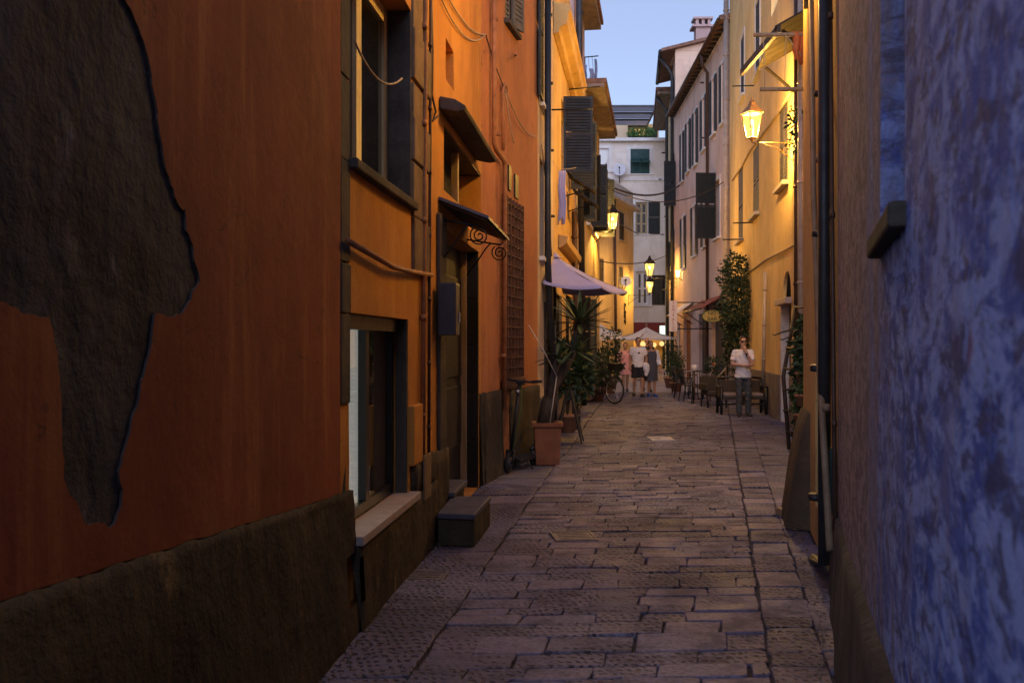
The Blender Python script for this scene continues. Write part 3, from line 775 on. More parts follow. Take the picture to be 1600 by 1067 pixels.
# hood over the transom and the stone ledge to its right
hd = MB(); a, b = u_(686), u_(744)
prof = [(0.004, 3.60), (.15, 3.57), (.22, 3.58), (.23, 3.62), (.14, 3.68), (.004, 3.71)]
hd.prism([WL1.pt(a, d, z) for d, z in prof], [WL1.pt(b, d, z) for d, z in prof]); hd.build('hood', 'dark_stone', house1, bevel=.012)
MB().box(WL1, u_(722), WL1.L-.002, .003, .09, 3.80, 3.86).build('stone_ledge', 'warm_stone', house1, bevel=.008)
# meter box, conduit, cables, small plates
mbx = MB(); um = u_(682); mbx.box(WL1, um-.17, um+.05, .04, .19, 1.67, 2.10); meter = mbx.build('meter_box', 'grey_metal', house1, bevel=.008)
MB().box(WL1, um-.02, um+.03, .191, .20, 1.78, 1.86).build('meter_lock', 'steel', meter)
pipe(house1, [WL1.at(543, 376, .04), WL1.at(614, 417, .04), WL1.at(640, 424, .035), WL1.at(675, 430, .03)], .018, 'pipe_orange', 'conduit')
pipe(house1, [WL1.at(664, 60, .03)+Vector((0, 0, 1.2)), WL1.at(664, 60, .03), WL1.at(662, 400, .03), WL1.at(660, 726, .03)], .021, 'pipe_orange', 'conduit', 6)
pipe(house1, [WL1.at(673, 60, .025)+Vector((0, 0, 1.2)), WL1.at(673, 60, .025), WL1.at(671, 400, .025), WL1.at(670, 718, .03)], .013, 'pipe_brown', 'conduit', 9)
pipe(house1, [WL1.at(673, -40, .02), WL1.at(676, 80, .03), WL1.at(675, 150, .02), WL1.at(681, 175, .02), WL1.at(676, 190, .03), WL1.at(684, 182, .03)], .009, 'cable_dark', 'cable')
pipe(house1, catenary(WL1.at(553, 62, -.1), WL1.at(628, 123, .03), .13), .007, 'cable', 'cable')
pipe(house1, catenary(WL1.at(682, -20, .02), WL1.at(759, 54, .03), .22), .008, 'cable', 'cable')
pipe(house1, catenary(WL1.at(692, -20, .02), WL1.at(759, 54, .03), .12), .008, 'cable', 'cable')
MB().box(WL1, u_(757), u_(760), .002, .012, WL1.z(758, 449), WL1.z(758, 426)).build('door_number_plate', 'white_trim', house1)
# second stretch of the same house
v_ = WL1b.u
oD = (v_(781), v_(795), 0.0, WL1b.z(788, 600)); oW = (v_(789), v_(806), WL1b.z(797, 42), WL1b.z(797, 42)+1.5)
facade('wall', house1, WL1b, 0.002, WL1b.L, 0, HL, [oD, oW], 'orange_red', reveal=.2, depth=4, wob=.01)
rough_plinth(WL1b, .004, oD[0]-.01, 0, 1.03, .04); rough_plinth(WL1b, oD[1]+.01, WL1b.L, 0, 1.0, .03)
MB().box(WL1b, oD[0], oD[1], -.19, -.12, 0, oD[3]).build('cellar_door', 'wood_dark', house1)
window(house1, WL1b, *oW, -.12, 2, 1, .06, 'white_trim', 'pane_grey')
MB().box(WL1b, oW[0]-.06, oW[1]+.06, -.1, .07, oW[2]-.06, oW[2]+.004).build('window_sill', 'dark_stone', house1, bevel=.006)
for k in (0, 1): shutter(house1, WL1b, oW[0]+.004+k*(oW[1]-oW[0])/2, -.04+.05*k, oW[2]+.01, oW[3]-.01, (oW[1]-oW[0])/2-.01, R(14)*k, 'shutter_grey')
gm = MB(); ga, gb = v_(783), v_(813); gz0, gz1 = WL1b.z(797, 590), WL1b.z(797, 312)
k = ga
while k <= gb: gm.box(WL1b, k-.01, k+.01, .012, .05, gz0, gz1); k += (gb-ga)/6-1e-6
k = gz0
while k < gz1: gm.box(WL1b, ga-.01, gb+.01, .02, .042, k-.008, k+.008); k += .13
gm.build('wall_grille', 'rust_grid', house1)
MB().box(WL1b, ga-.05, gb+.05, .003, .06, gz0-.12, gz0-.02).build('grille_foot', 'rust_grid', house1, bevel=.006)
for (xa, xb, ya_, yb_) in ((793, 797, 258, 296), (803, 808, 272, 308)): MB().box(WL1b, v_(xa), v_(xb), .002, .02, WL1b.z(xa, yb_), WL1b.z(xa, ya_)).build('wall_vent', 'iron', house1)
p1 = WL1b.at(772, -60, .06)
pipe(house1, [p1, WL1b.at(772, 225, .06), WL1b.at(776, 236, .06), WL1b.at(788, 252, .06), WL1b.at(789, 262, .06), WL1b.at(788, 640, .06)], .03, 'pipe_orange', 'downpipe', 4)
pipe(house1, [WL1b.at(786, 235, .05), WL1b.at(786, 140, .05), WL1b.at(788, 132, .05), WL1b.at(791, 133, .05), WL1b.at(791, 145, .05)], .022, 'pipe_orange', 'vent_pipe')
pipe(house1, catenary(WL1.at(759, 54, .03), WL1b.at(786, 134, .05), .03), .007, 'cable_dark', 'cable')
pipe(house1, catenary(WL1b.at(790, 140, .05), WL1b.at(838, 213, .05), .16), .008, 'cable', 'cable')
pipe(house1, catenary(WL1b.at(790, 142, .05), WL1b.at(803, 224, .05), .08), .008, 'cable', 'cable')
pipe(house1, [WL1b.at(806, 87, .0), WL1b.at(806, 87, .18)], .012, 'iron', 'iron_hook')
# stone step in front of the door
st = thing('stone_step', 'stone block step with grey slate top below the orange house door', 'step', (-.45, 8.3, 0))
q = [G(681, 853), G(741, 855), G(766, 822), G(741, 822)]; q[3].x = XL(q[3].y)+.07
q[0].x = XL(q[0].y)+.09
MB().prism(q, [p+Vector((0, 0, .215)) for p in q]).build('step_block', 'plinth_render', st, bevel=.015)
c = sum(q, Vector())/4; t = [c+(p-c)*1.03+Vector((0, 0, .218)) for p in q]; t[0].x = q[0].x; t[3].x = q[3].x
MB().prism(t, [p+Vector((0, 0, .045)) for p in t]).build('step_top', 'slate', st, bevel=.008)
# ------------------------------------------------------------------ left: second and third house
def strip(wall, ua, ub, z0, z1, d0, d1, name, mat, root, bevel=.01): return MB().box(wall, ua, ub, d0, d1, z0, z1).build(name, mat, root, bevel=bevel)
def shut_window(root, wall, u0, u1, z0, z1, mode='closed', mat='shutter_black', trim='white_trim', slat=.06, ang=None, wide=.10, fm='white_trim', pm='pane_dark'):
    """opening must already be cut; frame, panes, surround, sill and two louvred leaves"""
    window(root, wall, u0, u1, z0, z1, -.12, 2, 2, .06, fm, pm)
    if trim: surround(root, wall, u0, u1, z0, z1, wide, .025, trim)
    w = (u1-u0)/2-.008
    if mode == 'closed':
        shutter(root, wall, u0+.004, -.035, z0+.01, z1-.01, w, 0, mat, slat); shutter(root, wall, u1-.004-w, -.035, z0+.01, z1-.01, w, 0, mat, slat)
    elif mode == 'open':
        shutter(root, wall, u0-.01-w, .03, z0+.01, z1-.01, w, 0, mat, slat); shutter(root, wall, u1+.01, .03, z0+.01, z1-.01, w, 0, mat, slat)
    elif mode == 'ajar':
        a = ang or R(60)
        shutter(root, wall, u0, .02, z0+.01, z1-.01, w, a+R(60), mat, slat); shutter(root, wall, u1, .02, z0+.01, z1-.01, w, a, mat, slat)
w2 = WL2.u
h2 = thing('cream_house', 'narrow cream house with dark downpipe behind the lilac half parasol', 'house', (.5, 16, 0))
e2 = w2(864)
ops = [(w2(843), w2(849), 5.2, 7.2), (w2(843), w2(850), 2.9, 4.4)]
facade('wall', h2, WL2, .004, e2, 0, 7.6, ops, 'cream', depth=4)
for o in ops:
    window(h2, WL2, *o, -.12, 2, 2, .05, 'wood_frame', 'pane_dark'); strip(WL2, o[0]-.05, o[1]+.05, o[2]-.06, o[2]+.004, -.05, .08, 'window_sill', 'white_trim', h2)
shutter(h2, WL2, ops[0][0]-.45, .03, 5.2, 7.2, .44, 0, 'shutter_black')
pipe(h2, [WL2.at(856, -30, .10), WL2.at(856, 405, .10), WL2.pt(w2(856), .10, .1)], .052, 'pipe_dark', 'downpipe', 7)
pipe(h2, catenary(WL2.at(846, 225, .04), WL2.at(862, 400, .04), -.15), .012, 'cable', 'cable')
strip(WL2, .2, e2-.3, 0, .8, .002, .04, 'plinth', 'grey_base', h2)
MB().box(WL2, w2(850), w2(861), .004, .03, 0.1, 2.25).build('door', 'wood_dark', h2)
h3 = thing('ochre_house', 'ochre lamplit house with heavy cornice and big dark louvred shutters', 'house', (1.1, 20, 0))
e3 = w2(897)
oS = (w2(877)+.05, w2(889), 4.8, 6.3); oS2 = (w2(866)+.05, w2(874), 4.8, 6.3)
oG = [(w2(868), w2(878), 0, 2.5), (w2(884), w2(893), 0, 2.6)]
facade('wall', h3, WL2, e2+.003, e3, 0, 8.9, [oS]+oG, 'ochre', depth=4)
window(h3, WL2, *oS, -.12, 2, 2, .06, 'wood_frame', 'pane_dark')
for o in oG:
    MB().box(WL2, o[0], o[1], -.2, -.14, 0, o[3]).build('shop_door', 'wood_dark', h3)
    gr = MB(); k = o[0]+.06
    while k < o[1]: gr.tube([WL2.pt(k, -.06, 1.5), WL2.pt(k, -.06, o[3])], .012, 5); k += .14
    for i in range(9):
        cc = WL2.pt(o[0]+(o[1]-o[0])*(i+.5)/9, -.06, 2.05); gr.tube([cc+(WL2.ex*math.cos(a*.5)+Vector((0, 0, 1))*math.sin(a*.5))*.12 for a in range(13)], .008, 4)
    gr.tube([WL2.pt(o[0], -.06, 1.8), WL2.pt(o[1], -.06, 1.8)], .014, 5); gr.build('door_grille', 'iron', h3)
cor = [(0.003, 6.95), (.10, 6.97), (.12, 7.06), (.24, 7.12), (.26, 7.30), (.30, 7.34), (.30, 7.44), (.003, 7.50)]
MB().prism([WL2.pt(e2+.05, d, z) for d, z in cor], [WL2.pt(e3-.1, d, z) for d, z in cor]).build('cornice', 'ochre', h3, bevel=.012)
cor2 = [(0.003, 3.35), (.08, 3.38), (.16, 3.44), (.18, 3.56), (.003, 3.60)]
MB().prism([WL2.pt(w2(872), d, z) for d, z in cor2], [WL2.pt(e3-.1, d, z) for d, z in cor2]).build('cornice', 'ochre', h3, bevel=.01)
big = shutter(h3, WL2, w2(877), .04, 4.86, 6.30, .56, R(83), 'shutter_black', .055, 'large black louvred shutter standing open across the street view')
shutter(h3, WL2, oS[1], .04, 4.86, 6.30, .56, R(72), 'shutter_black', .055)
# lower flaps of the shutters, swung out on stays
for (u, z, ln, dd) in ((oS[0]+.05, 4.86, .62, .10), (oS[1]-.65, 4.75, .6, .12)):
    o = WL2.pt(u, dd, z); f2 = Frame(o, WL2.ex, (WL2.ey*.55+Vector((0, 0, .83))).normalized(), (WL2.ey*.83-Vector((0, 0, .55))).normalized())
    shutter_mb(f2, .62, 0, ln, slat=.05).build('shutter_flap', 'shutter_black', h3)
    pipe(h3, [WL2.pt(u+.3, .02, z-.4), f2.pt(.3, 0, ln*.8)], .012, 'iron', 'shutter_stay')
pipe(h3, [WL2.at(862, 172, .02), WL2.pt(w2(862), .7, WL2.z(862, 172))], .014, 'iron', 'iron_rod')
pipe(h3, [WL2.at(889, 140, .02), WL2.pt(w2(889), .65, WL2.z(889, 140)+.04)], .014, 'iron', 'iron_rod')
pipe(h3, [WL2.at(897, 330, .08), WL2.pt(w2(897), .08, .1)], .06, 'pipe_brown', 'downpipe', 4)
strip(WL2, e2+.05, e3-.05, 0, .7, .002, .03, 'plinth', 'grey_base', h3)
pipe(h3, [WL2.pt(w2(864), -.01, P(0, 262, 17.8).z), P(868, 262, 17.8)], .012, 'iron', 'washing_line_arm')
pipe(h3, catenary(P(866, 262, 17.8), P(900, 262, 18.4), .03), .005, 'cable', 'washing_line')
h4 = thing('rose_house', 'tall rose-plastered house with deep eaves, left beyond the black shutters', 'house', (2, 27, 0))
k4 = WL2b.u
ops4 = [(w2(901), w2(904.5), 4.6, 6.3), (w2(901), w2(904.5), 1.0, 2.7)]
uB = k4(913.5)
opsb = [(k4(917), k4(921), 4.9, 6.7), (k4(926), k4(930), 4.9, 6.7), (k4(917), k4(921), 0, 2.6), (k4(927), k4(931), 0, 2.6)]
facade('wall', h4, WL2, e3+.003, WL2.L, 0, 10.4, ops4, 'rose', depth=4)
facade('wall', h4, WL2b, .003, uB, 0, 10.4, [], 'rose', depth=5)
facade('lower_wall', h4, WL2b, uB+.002, WL2b.L, 0, 8.4, opsb, 'yellow', depth=5)
for o in ops4: shut_window(h4, WL2, *o, 'ajar', 'shutter_black', ang=R(70))
for o in opsb:
    if o[2] > 0: shut_window(h4, WL2b, *o, 'ajar', 'shutter_black', ang=R(70))
    else: MB().box(WL2b, o[0], o[1], -.2, -.12, 0, o[3]).build('shop_door', 'wood_dark', h4)
strip(WL2b, -.6, uB+.3, 10.0, 10.14, -.2, .42, 'eaves', 'soffit', h4); strip(WL2b, -.65, uB+.35, 10.143, 10.26, -.2, .48, 'roof_edge', 'tile', h4)
strip(WL2b, uB+.01, WL2b.L*1.02, 8.4, 8.5, -.3, .52, 'eaves', 'soffit', h4); strip(WL2b, uB+.01, WL2b.L*1.03, 8.503, 8.64, -.3, .58, 'roof_edge', 'tile', h4)
pipe(h4, [WL2.at(905, -200, .12), WL2.at(905, 150, .12), WL2.pt(w2(905), .12, .1)], .075, 'pipe_dark', 'downpipe', 6)
strip(WL2, e3+.1, WL2.L-.02, 0, .85, .002, .035, 'plinth', 'grey_base', h4); strip(WL2b, .05, uB-.05, 0, .85, .002, .035, 'plinth', 'grey_base', h4)
# laundry on the balcony
lr = thing('laundry_rack', 'laundry rack with clothes on the low left roof against the sky', 'laundry rack', tuple(WL2b.pt(WL2b.L*.45, .3, 8.64)))
mb = MB(); A = P(912, 90, 28.6); B = P(935, 88, 28.6); mb.tube([A, B], .018, 5); A2 = P(912, 128, 28.6); B2 = P(942, 127, 28.6); mb.tube([A2, B2], .014, 5)
mb.tube([P(914, 90, 28.6), P(914, 152, 28.6)], .014, 5); mb.tube([P(925, 89, 28.6), P(929, 128, 28.6)], .006, 4); mb.tube([P(919, 89, 28.6), P(921, 110, 28.6)], .005, 4); mb.build('rack', 'iron', lr)
def cloth(name, mat, pts_top, drop, root=None, loc=None, seed=1, folds=5, amp=.03):
    a, b = map(Vector, pts_top); n, m = 18, 12; side = (b-a).normalized().cross(Vector((0, 0, 1)))
    vs = []
    for j in range(m+1):
        for i in range(n+1):
            s, t = i/n, j/m
            p = a.lerp(b, .5+(s-.5)*(1-.25*t))-Vector((0, 0, drop*t*(1+.08*math.sin(s*7+seed))))
            vs.append(p+side*amp*t**.5*math.sin(s*folds*6.28+seed+t)+Vector((.01*math.sin(t*9+seed), 0, 0)))
    fs = [(j*(n+1)+i, j*(n+1)+i+1, (j+1)*(n+1)+i+1, (j+1)*(n+1)+i) for j in range(m) for i in range(n)]
    o = MB().mesh(vs, fs, True).build(name, mat, root, loc=loc)
    k = o.modifiers.new('thick', 'SOLIDIFY'); k.thickness = .006
    return o
for (x0, x1, y, dr, mt, lb) in ((913, 917, 101, .45, 'stripe_cloth', 'small blue cloth beside the rack post'), (921, 928, 107, .36, 'stripe_cloth', 'striped top in the middle of the roof rack'), (929, 933, 92, 1.1, 'stripe_cloth', 'long striped cloth hanging past the roof edge')):
    o = cloth('laundry', mt, (P(x0, y, 28.58), P(x1, y+1, 28.52)), dr, loc=tuple(P(x0, y, 28.5)), seed=x0); tag(o, lb, 'laundry', 'clothes on the roof rack')
o = cloth('hanging_cloth', 'lilac_cloth', (P(872, 268, 17.8), P(883, 266, 17.9)), .9, loc=tuple(P(872, 268, 17.8)), seed=2, folds=3, amp=.05)
tag(o, 'pale lilac cloth hanging on the line beside the black shutter', 'cloth')

# ------------------------------------------------------------------ left far: yellow corner house with two storeys
h5 = thing('yellow_corner_house', 'pale yellow two-storey corner house with white eaves and brown downpipe', 'house', (5, 50, 0))
y5 = WL3.u; E5 = 8.72
win5 = [(933, 942, 314, 367), (967, 975, 332, 376), (933, 943, 404, 440), (967, 973, 417, 450), (965, 972, 515, 600)]
ops5 = []
for (a, b, t, bt) in win5: ops5.append((y5(a), y5(b), max(0, WL3.z((a+b)/2, bt)), WL3.z((a+b)/2, t)))
ops5[4] = (ops5[4][0], ops5[4][1], 0, ops5[4][3])
facade('wall', h5, WL3, -3.5, WL3.L, 0, E5, ops5, 'yellow_far', depth=5)
for i, o in enumerate(ops5):
    if i == 4: MB().box(WL3, o[0], o[1], -.2, -.12, 0, o[3]).build('door', 'wood_dark', h5); continue
    shut_window(h5, WL3, *o, 'closed', 'shutter_brown', 'cream' if i else 'white_trim', .07, wide=.08)
fl = Frame(WL3.pt(ops5[1][0], .05, ops5[1][2]+.75), WL3.ex, (WL3.ey*.5+Vector((0, 0, .86))), (WL3.ey*.86-Vector((0, 0, .5))))
shutter_mb(fl, ops5[1][1]-ops5[1][0], 0, .85, slat=.08).build('shutter_flap', 'shutter_brown', h5)
strip(WL3, -3.6, WL3.L+.35, E5, E5+.16, -.4, .35, 'eaves', 'white_trim', h5); strip(WL3, -3.6, WL3.L+.1, E5+.163, E5+1.0, -.25, -.05, 'terrace_parapet', 'beige_far', h5)
pipe(h5, [WL3.at(960, 312, .1), WL3.pt(y5(960), .1, .05)], .07, 'pipe_brown', 'downpipe', 4)
pipe(h5, catenary(WL3.at(921, 500, .05), WL3.at(961, 512, .05), .3), .03, 'cable_dark', 'cable')
orn = MB(); uo = y5(975.5)
for i in range(6):
    zc = WL3.z(975, 478+i*5); orn.tube([WL3.pt(uo+.14*math.cos(t*.6+i), .04, zc+.13*math.sin(t*.6+i)) for t in range(9)], .03, 4)
orn.build('iron_ornament', 'iron', h5)
for (x, y, d, lb) in ((978, 440, .5, 'white satellite dish on the yellow corner house beside the lamps'),):
    r = thing('satellite_dish', lb, 'satellite dish', tuple(WL3.at(x, y+12, 0)))
    def dish(r, c, rad, wallp):
        c = Vector(c); ax = Vector((-.15, -1, .25)).normalized(); e = ax.orthogonal().normalized(); g = ax.cross(e); vs = [c]; n = 20; fs = []
        for k, q in enumerate((.4, .75, 1.)):
            for i in range(n):
                a = 6.2832*i/n; vs.append(c+(e*math.cos(a)+g*math.sin(a))*rad*q+ax*rad*.28*q*q)
        for i in range(n):
            j = (i+1) % n; fs.append((0, 1+i, 1+j))
            for k in range(2): fs.append((1+k*n+i, 1+(k+1)*n+i, 1+(k+1)*n+j, 1+k*n+j))
        o = MB().mesh(vs, fs, True).build('dish', 'dish', r); k = o.modifiers.new('t', 'SOLIDIFY'); k.thickness = .02
        MB().tube([c+Vector((0, 0, -rad*.9))+ax*.1, c+ax*rad*.9], .02, 5).sphere(c+ax*rad*.95, .06).build('feed_arm', 'iron', r)
        MB().tube([c-ax*.02, c-ax*.25+Vector((0, 0, -.1)), wallp], .03, 5).build('mount', 'grey_metal', r)
    dish(r, WL3.at(x, y, .5), .26, WL3.at(x-2, y+12, 0))

# ------------------------------------------------------------------ end of the street
h6 = thing('end_house', 'beige house closing the street, green shutters and roof terrace with hedge', 'house', (7, 62, 0))
ue = WE.u
def ope(a, b, t, bt): return (ue(b), ue(a), WE.z(a, bt), WE.z(a, t))
E1, E2, E3, E4 = ope(985, 1015, 233, 272), ope(993, 1012, 316, 366), ope(994, 1014, 424, 477), ope(1016, 1042, 430, 477)
EG = (ue(1046), ue(990), 0, WE.z(1000, 520)); E5_ = ope(920, 951, 232, 268)
zT = WE.z(1000, 222)
facade('wall', h6, WE, 0, WE.L, 0, zT, [E1, E2, E3, E4, EG, E5_], 'beige_far', depth=9, reveal=.5)
shut_window(h6, WE, *E1, 'closed', 'shutter_green', 'white_trim', .09, wide=.22)
for i in (0, 1):
    w = (E1[1]-E1[0])/2-.08
    f = Frame(WE.pt(E1[0]+.05+i*(w+.08), .0, E1[2]+.95), WE.ex, (WE.ey*.4+Vector((0, 0, .9))), (WE.ey*.9-Vector((0, 0, .45)))); shutter_mb(f, w, 0, .85, slat=.09).build('shutter_flap', 'shutter_green', h6)
window(h6, WE, *E5_, -.1, 2, 1, .1, 'white_trim', 'pane_grey'); surround(h6, WE, *E5_, .22, .03)
window(h6, WE, *E2, -.15, 2, 3, .12, 'wood_frame', 'pane_grey'); surround(h6, WE, *E2, .15, .03)
MB().box(WE, E2[0]+.1, E2[1]-.1, -.24, -.22, E2[2], E2[3]).build('curtain', 'curtain', h6)
shutter(h6, WE, E2[0]-.75, .04, E2[2], E2[3], .72, 0, 'shutter_black', .1)
window(h6, WE, *E3, -.15, 2, 2, .16, 'white_trim', 'pane_grey'); surround(h6, WE, *E3, .18, .03); window(h6, WE, *E4, -.15, 3, 1, .1, 'wood_dark', 'pane_dark')
strip(WE, 0, WE.L, WE.z(1000, 283), WE.z(1000, 277), .003, .08, 'string_course', 'white_trim', h6)
strip(WE, 0, WE.L, zT, WE.z(1000, 217), -1, .35, 'cornice', 'white_trim', h6)
strip(WE, EG[0], EG[1], 0, EG[3], -3.0, -2.9, 'shop_back', 'ochre', h6)
strip(WE, EG[0]-.4, EG[1]+.4, EG[3]-.12, WE.z(1000, 504), .004, .5, 'shop_fascia', 'red_cloth', h6)
# lit shop interior: two lamps on the back wall, counters
lm = MB()
for x in (1004, 1008, 1022, 1034): lm.sphere(P(x, 541-(x % 5), 64.5), .16)
lm.build('shop_lamp', 'lit_room', h6)
ld = bpy.data.lights.new('shop_light', 'POINT'); ld.energy = 60; ld.color = (1, .6, .22); ld.shadow_soft_size = .3
lo = bpy.data.objects.new('shop_light', ld); COL.objects.link(lo); lo.parent = h6; lo.location = (.9, 1.2, 2.1)
# terrace
ut0, ut1 = ue(1031), ue(925); zt = WE.z(1000, 217)
tw = Wall((11, 66.5), (2.5, 66.5), -1)
facade('terrace_wall', h6, tw, 1.2, 9, zt, zt+1.9, [(tw.u(1010), tw.u(992), zt, zt+1.6)], 'ochre', depth=4)
MB().box(tw, tw.u(1010)-.02, tw.u(992)+.02, -.3, -.23, zt, zt+1.7).build('terrace_door', 'lit_room', h6)
shutter(h6, tw, tw.u(1026), .03, zt, zt+1.6, .75, 0, 'shutter_black', .12)
strip(WE, ue(981), ue(962), zt, WE.z(970, 196), -.6, -.02, 'terrace_pier', 'cream', h6)
for (a, b) in ((982, 1027), (928, 961)): strip(WE, ue(b), ue(a), zt+.002, WE.z(a, 211), -.55, -.05, 'planter_box', 'pipe_dark', h6)
pg = MB(); zc0, zc1 = WE.z(1000, 166), tw.z(1000, 197); xa, xb = P(925, 0, 62).x, P(1027, 0, 62).x
Y0, Y1 = 61.8, 66.4
for k in range(4):
    t = k/3; y = Y0+(Y1-Y0)*t; z = zc0+(zc1-zc0)*t; pg.box(WORLD, xa, xb, y-.05, y+.05, z-.10, z)
pg.box(WORLD, xb-.12, xb-.02, Y0+.0, Y0+.12, zt, zc0); pg.tube([(xb-.07, Y0, zc0-.08), (xb-.07, Y1, zc1-.08)], .06, 4); pg.tube([(xa, Y0, zc0-.08), (xa, Y1, zc1-.08)], .06, 4)
pg.build('pergola_frame', 'pipe_dark', h6)
for k in range(3):
    t0, t1 = k/3+.015, (k+1)/3-.015; q = lambda x, t: Vector((x, Y0+(Y1-Y0)*t, zc0+(zc1-zc0)*t+.012))
    MB().prism([q(xa, t0), q(xb, t0), q(xb, t1), q(xa, t1)], [q(xa, t0)+Vector((0, 0, .03)), q(xb, t0)+Vector((0, 0, .03)), q(xb, t1)+Vector((0, 0, .03)), q(xa, t1)+Vector((0, 0, .03))]).build('pergola_panel', 'roof_panel', h6)
r = thing('satellite_dish', 'white satellite dish on the end house below the green shutters', 'satellite dish', tuple(WE.at(966, 283, .3)))
dish(r, WE.at(968, 266, .6), .40, WE.at(968, 286, .05))

# ------------------------------------------------------------------ right: blue wall house
hr1 = thing('blue_house', 'blurred blue and mauve weathered wall close by on the right', 'house', (1, 3, 0))
r1 = WR1.u
oR = (r1(1414), r1(1376), 1.86, 3.4)
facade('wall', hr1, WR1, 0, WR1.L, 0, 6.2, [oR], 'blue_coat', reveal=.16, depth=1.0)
window(hr1, WR1, *oR, -.06, 1, 1, .05, 'grey_metal', 'pane_dark')
MB().box(WR1, oR[0]-.03, oR[1]+.03, -.055, .032, 1.815, 1.864).build('window_sill', 'dark_stone', hr1, bevel=.008)
def plinth_r1():
    n = 60; nz = 10; rows = []
    for i in range(n+1):
        u = WR1.L*i/n; Yp = WR1.pt(u, 0, 0).y; zt = lerp_tab([(0, 1.05), (2.14, .875), (4.73, .61), (6.5, .5)], Yp)+.015*mnoise.noise(Vector((u*5, 2, 7)))
        row = [WR1.pt(u, .025+.014*mnoise.noise(WR1.pt(u, 0, zt*j/nz)*2.5)+.03*(1-j/nz), zt*j/nz) for j in range(nz+1)]+[WR1.pt(u, .001, zt+.02)]
        rows.append(row)
    m = nz+2; vs = [p for r_ in rows for p in r_]
    fs = [(i*m+j, (i+1)*m+j, (i+1)*m+j+1, i*m+j+1) for i in range(n) for j in range(m-1)]
    MB().mesh(vs, fs, True).build('plinth', 'old_render', hr1)
plinth_r1()
# ochre house behind it with the pipes
hr2 = thing('ochre_pipe_house', 'narrow ochre house with pipes wedged behind the blue wall on the right', 'house', (2.4, 8, 0))
r2 = WR2.u
facade('wall', hr2, WR2, .004, WR2.L, 0, 7.5, [(r2(1284), r2(1274), .3, 2.35)], 'ochre', reveal=.2, depth=1.1, wob=.01)
MB().box(WR2, r2(1284)+.003, r2(1274)-.003, -.16, -.1, .3, 2.35).build('door', 'wood_dark', hr2)
pipe(hr2, [WR2.at(1288, -200, .07), WR2.at(1288, 880, .07), WR2.pt(r2(1288), .07, .02)], .041, 'pipe_dark', 'downpipe', 5)
pipe(hr2, [WR2.pt(r2(1271), .05, 7), WR2.at(1271, 300, .05), WR2.at(1282, 600, .09), WR2.at(1297, 860, .10)], .022, 'pipe_tan', 'downpipe', 4)
pipe(hr2, [WR2.pt(r2(1299), .03, 7), WR2.at(1302, 560, .03), WR2.at(1305, 830, .05)], .014, 'pipe_brown', 'conduit', 5)
MB().box(WR2, r2(1309), r2(1303), .02, .05, WR2.z(1306, 800), WR2.z(1306, 700)).build('blue_panel', 'shutter_green', hr2)
bm_ = MB(); u0 = r2(1266); n = 12                          # flared rubble foot of the corner
prof = [(.20, 0), (.17, .25), (.12, .55), (.07, .85), (.02, 1.0), (-.02, 1.02)]
rows = []
for i in range(n+1):
    u = u0+(WR2.L+.06-u0)*i/n; rows.append([WR2.pt(u+(.04*(1-z)), d+.018*mnoise.noise(WR2.pt(u, d, z)*4), z+.01*mnoise.noise(Vector((u*7, d, 3)))) for d, z in prof])
m = len(prof); vs = [p for r_ in rows for p in r_]
fs = [(i*m+j, (i+1)*m+j, (i+1)*m+j+1, i*m+j+1) for i in range(n) for j in range(m-1)]
vs += [WR2.pt(WR2.L-.1, -.3, z) for d, z in prof]; k = (n+1)*m
fs += [(n*m+j, k+j, k+j+1, n*m+j+1) for j in range(m-1)]; vs += [WR2.pt(u0, -.02, z) for d, z in prof]; k2 = k+m
fs += [(k2+j, j, j+1, k2+j+1) for j in range(m-1)]
MB().mesh(vs, fs, True).build('corner_foot', 'corner_render', hr2)

# ------------------------------------------------------------------ right: yellow house with the lantern
hr3 = thing('yellow_house', 'tall yellow house behind the lit lantern on the right', 'house', (6, 22, 0))
r3 = WR3.u
def opr(wall, a, b, t, bt):
    u0, u1 = sorted((wall.u(a), wall.u(b))); x = (a+b)/2; return (u0, u1, wall.z(x, bt), wall.z(x, t))
lw = [opr(WR3, 1218, 1231, 165, 290), opr(WR3, 1177, 1186, 229, 336), opr(WR3, 1154, 1161, 263, 376)]
uw = [opr(WR3, 1181, 1188, 0, 116), opr(WR3, 1158, 1163.5, 57, 153)]
nich = opr(WR3, 1224, 1236, 424, 470); dr = opr(WR3, 1222, 1236, 476, 560); dr = (dr[0], dr[1], 0, dr[3]); hidw = (1.5, 2.4, 4.9, 6.5)
sp3 = r3(1205)
facade('wall', hr3, WR3, 0, sp3, 0, 8.9, [o for o in lw+uw+[nich, dr, hidw] if o[1] < sp3], 'yellow', depth=4)
facade('wall', hr3, WR3, sp3+.002, WR3.L, 0, 13.4, [o for o in lw+uw+[nich, dr, hidw] if o[0] > sp3], 'yellow', depth=4)
for o in lw: shut_window(hr3, WR3, *o, 'closed', 'shutter_grey', None, .08); strip(WR3, o[0]-.12, o[1]+.12, o[2]-.08, o[2]+.004, -.05, .13, 'window_sill', 'marble_sill', hr3)
for o in uw: shut_window(hr3, WR3, *o, 'closed', 'shutter_black', 'white_trim', .08)
window(hr3, WR3, *hidw, -.12, 2, 2, .06)
MB().box(WR3, nich[0], nich[1], -.2, -.12, nich[2], nich[3]).build('fanlight', 'pane_dark', hr3)
fg = MB()
for i in range(7): fg.tube([WR3.pt(nich[0]+(nich[1]-nich[0])*i/6, -.06, nich[2]), WR3.pt(nich[0]+(nich[1]-nich[0])*(.5+(i/6-.5)*.4), -.06, nich[3])], .012, 4)
fg.build('fanlight_grille', 'iron', hr3)
ar = MB(); mid = (nich[0]+nich[1])/2; hw = (nich[1]-nich[0])/2; zr = nich[3]-hw*.75      # arch spandrels over the fanlight
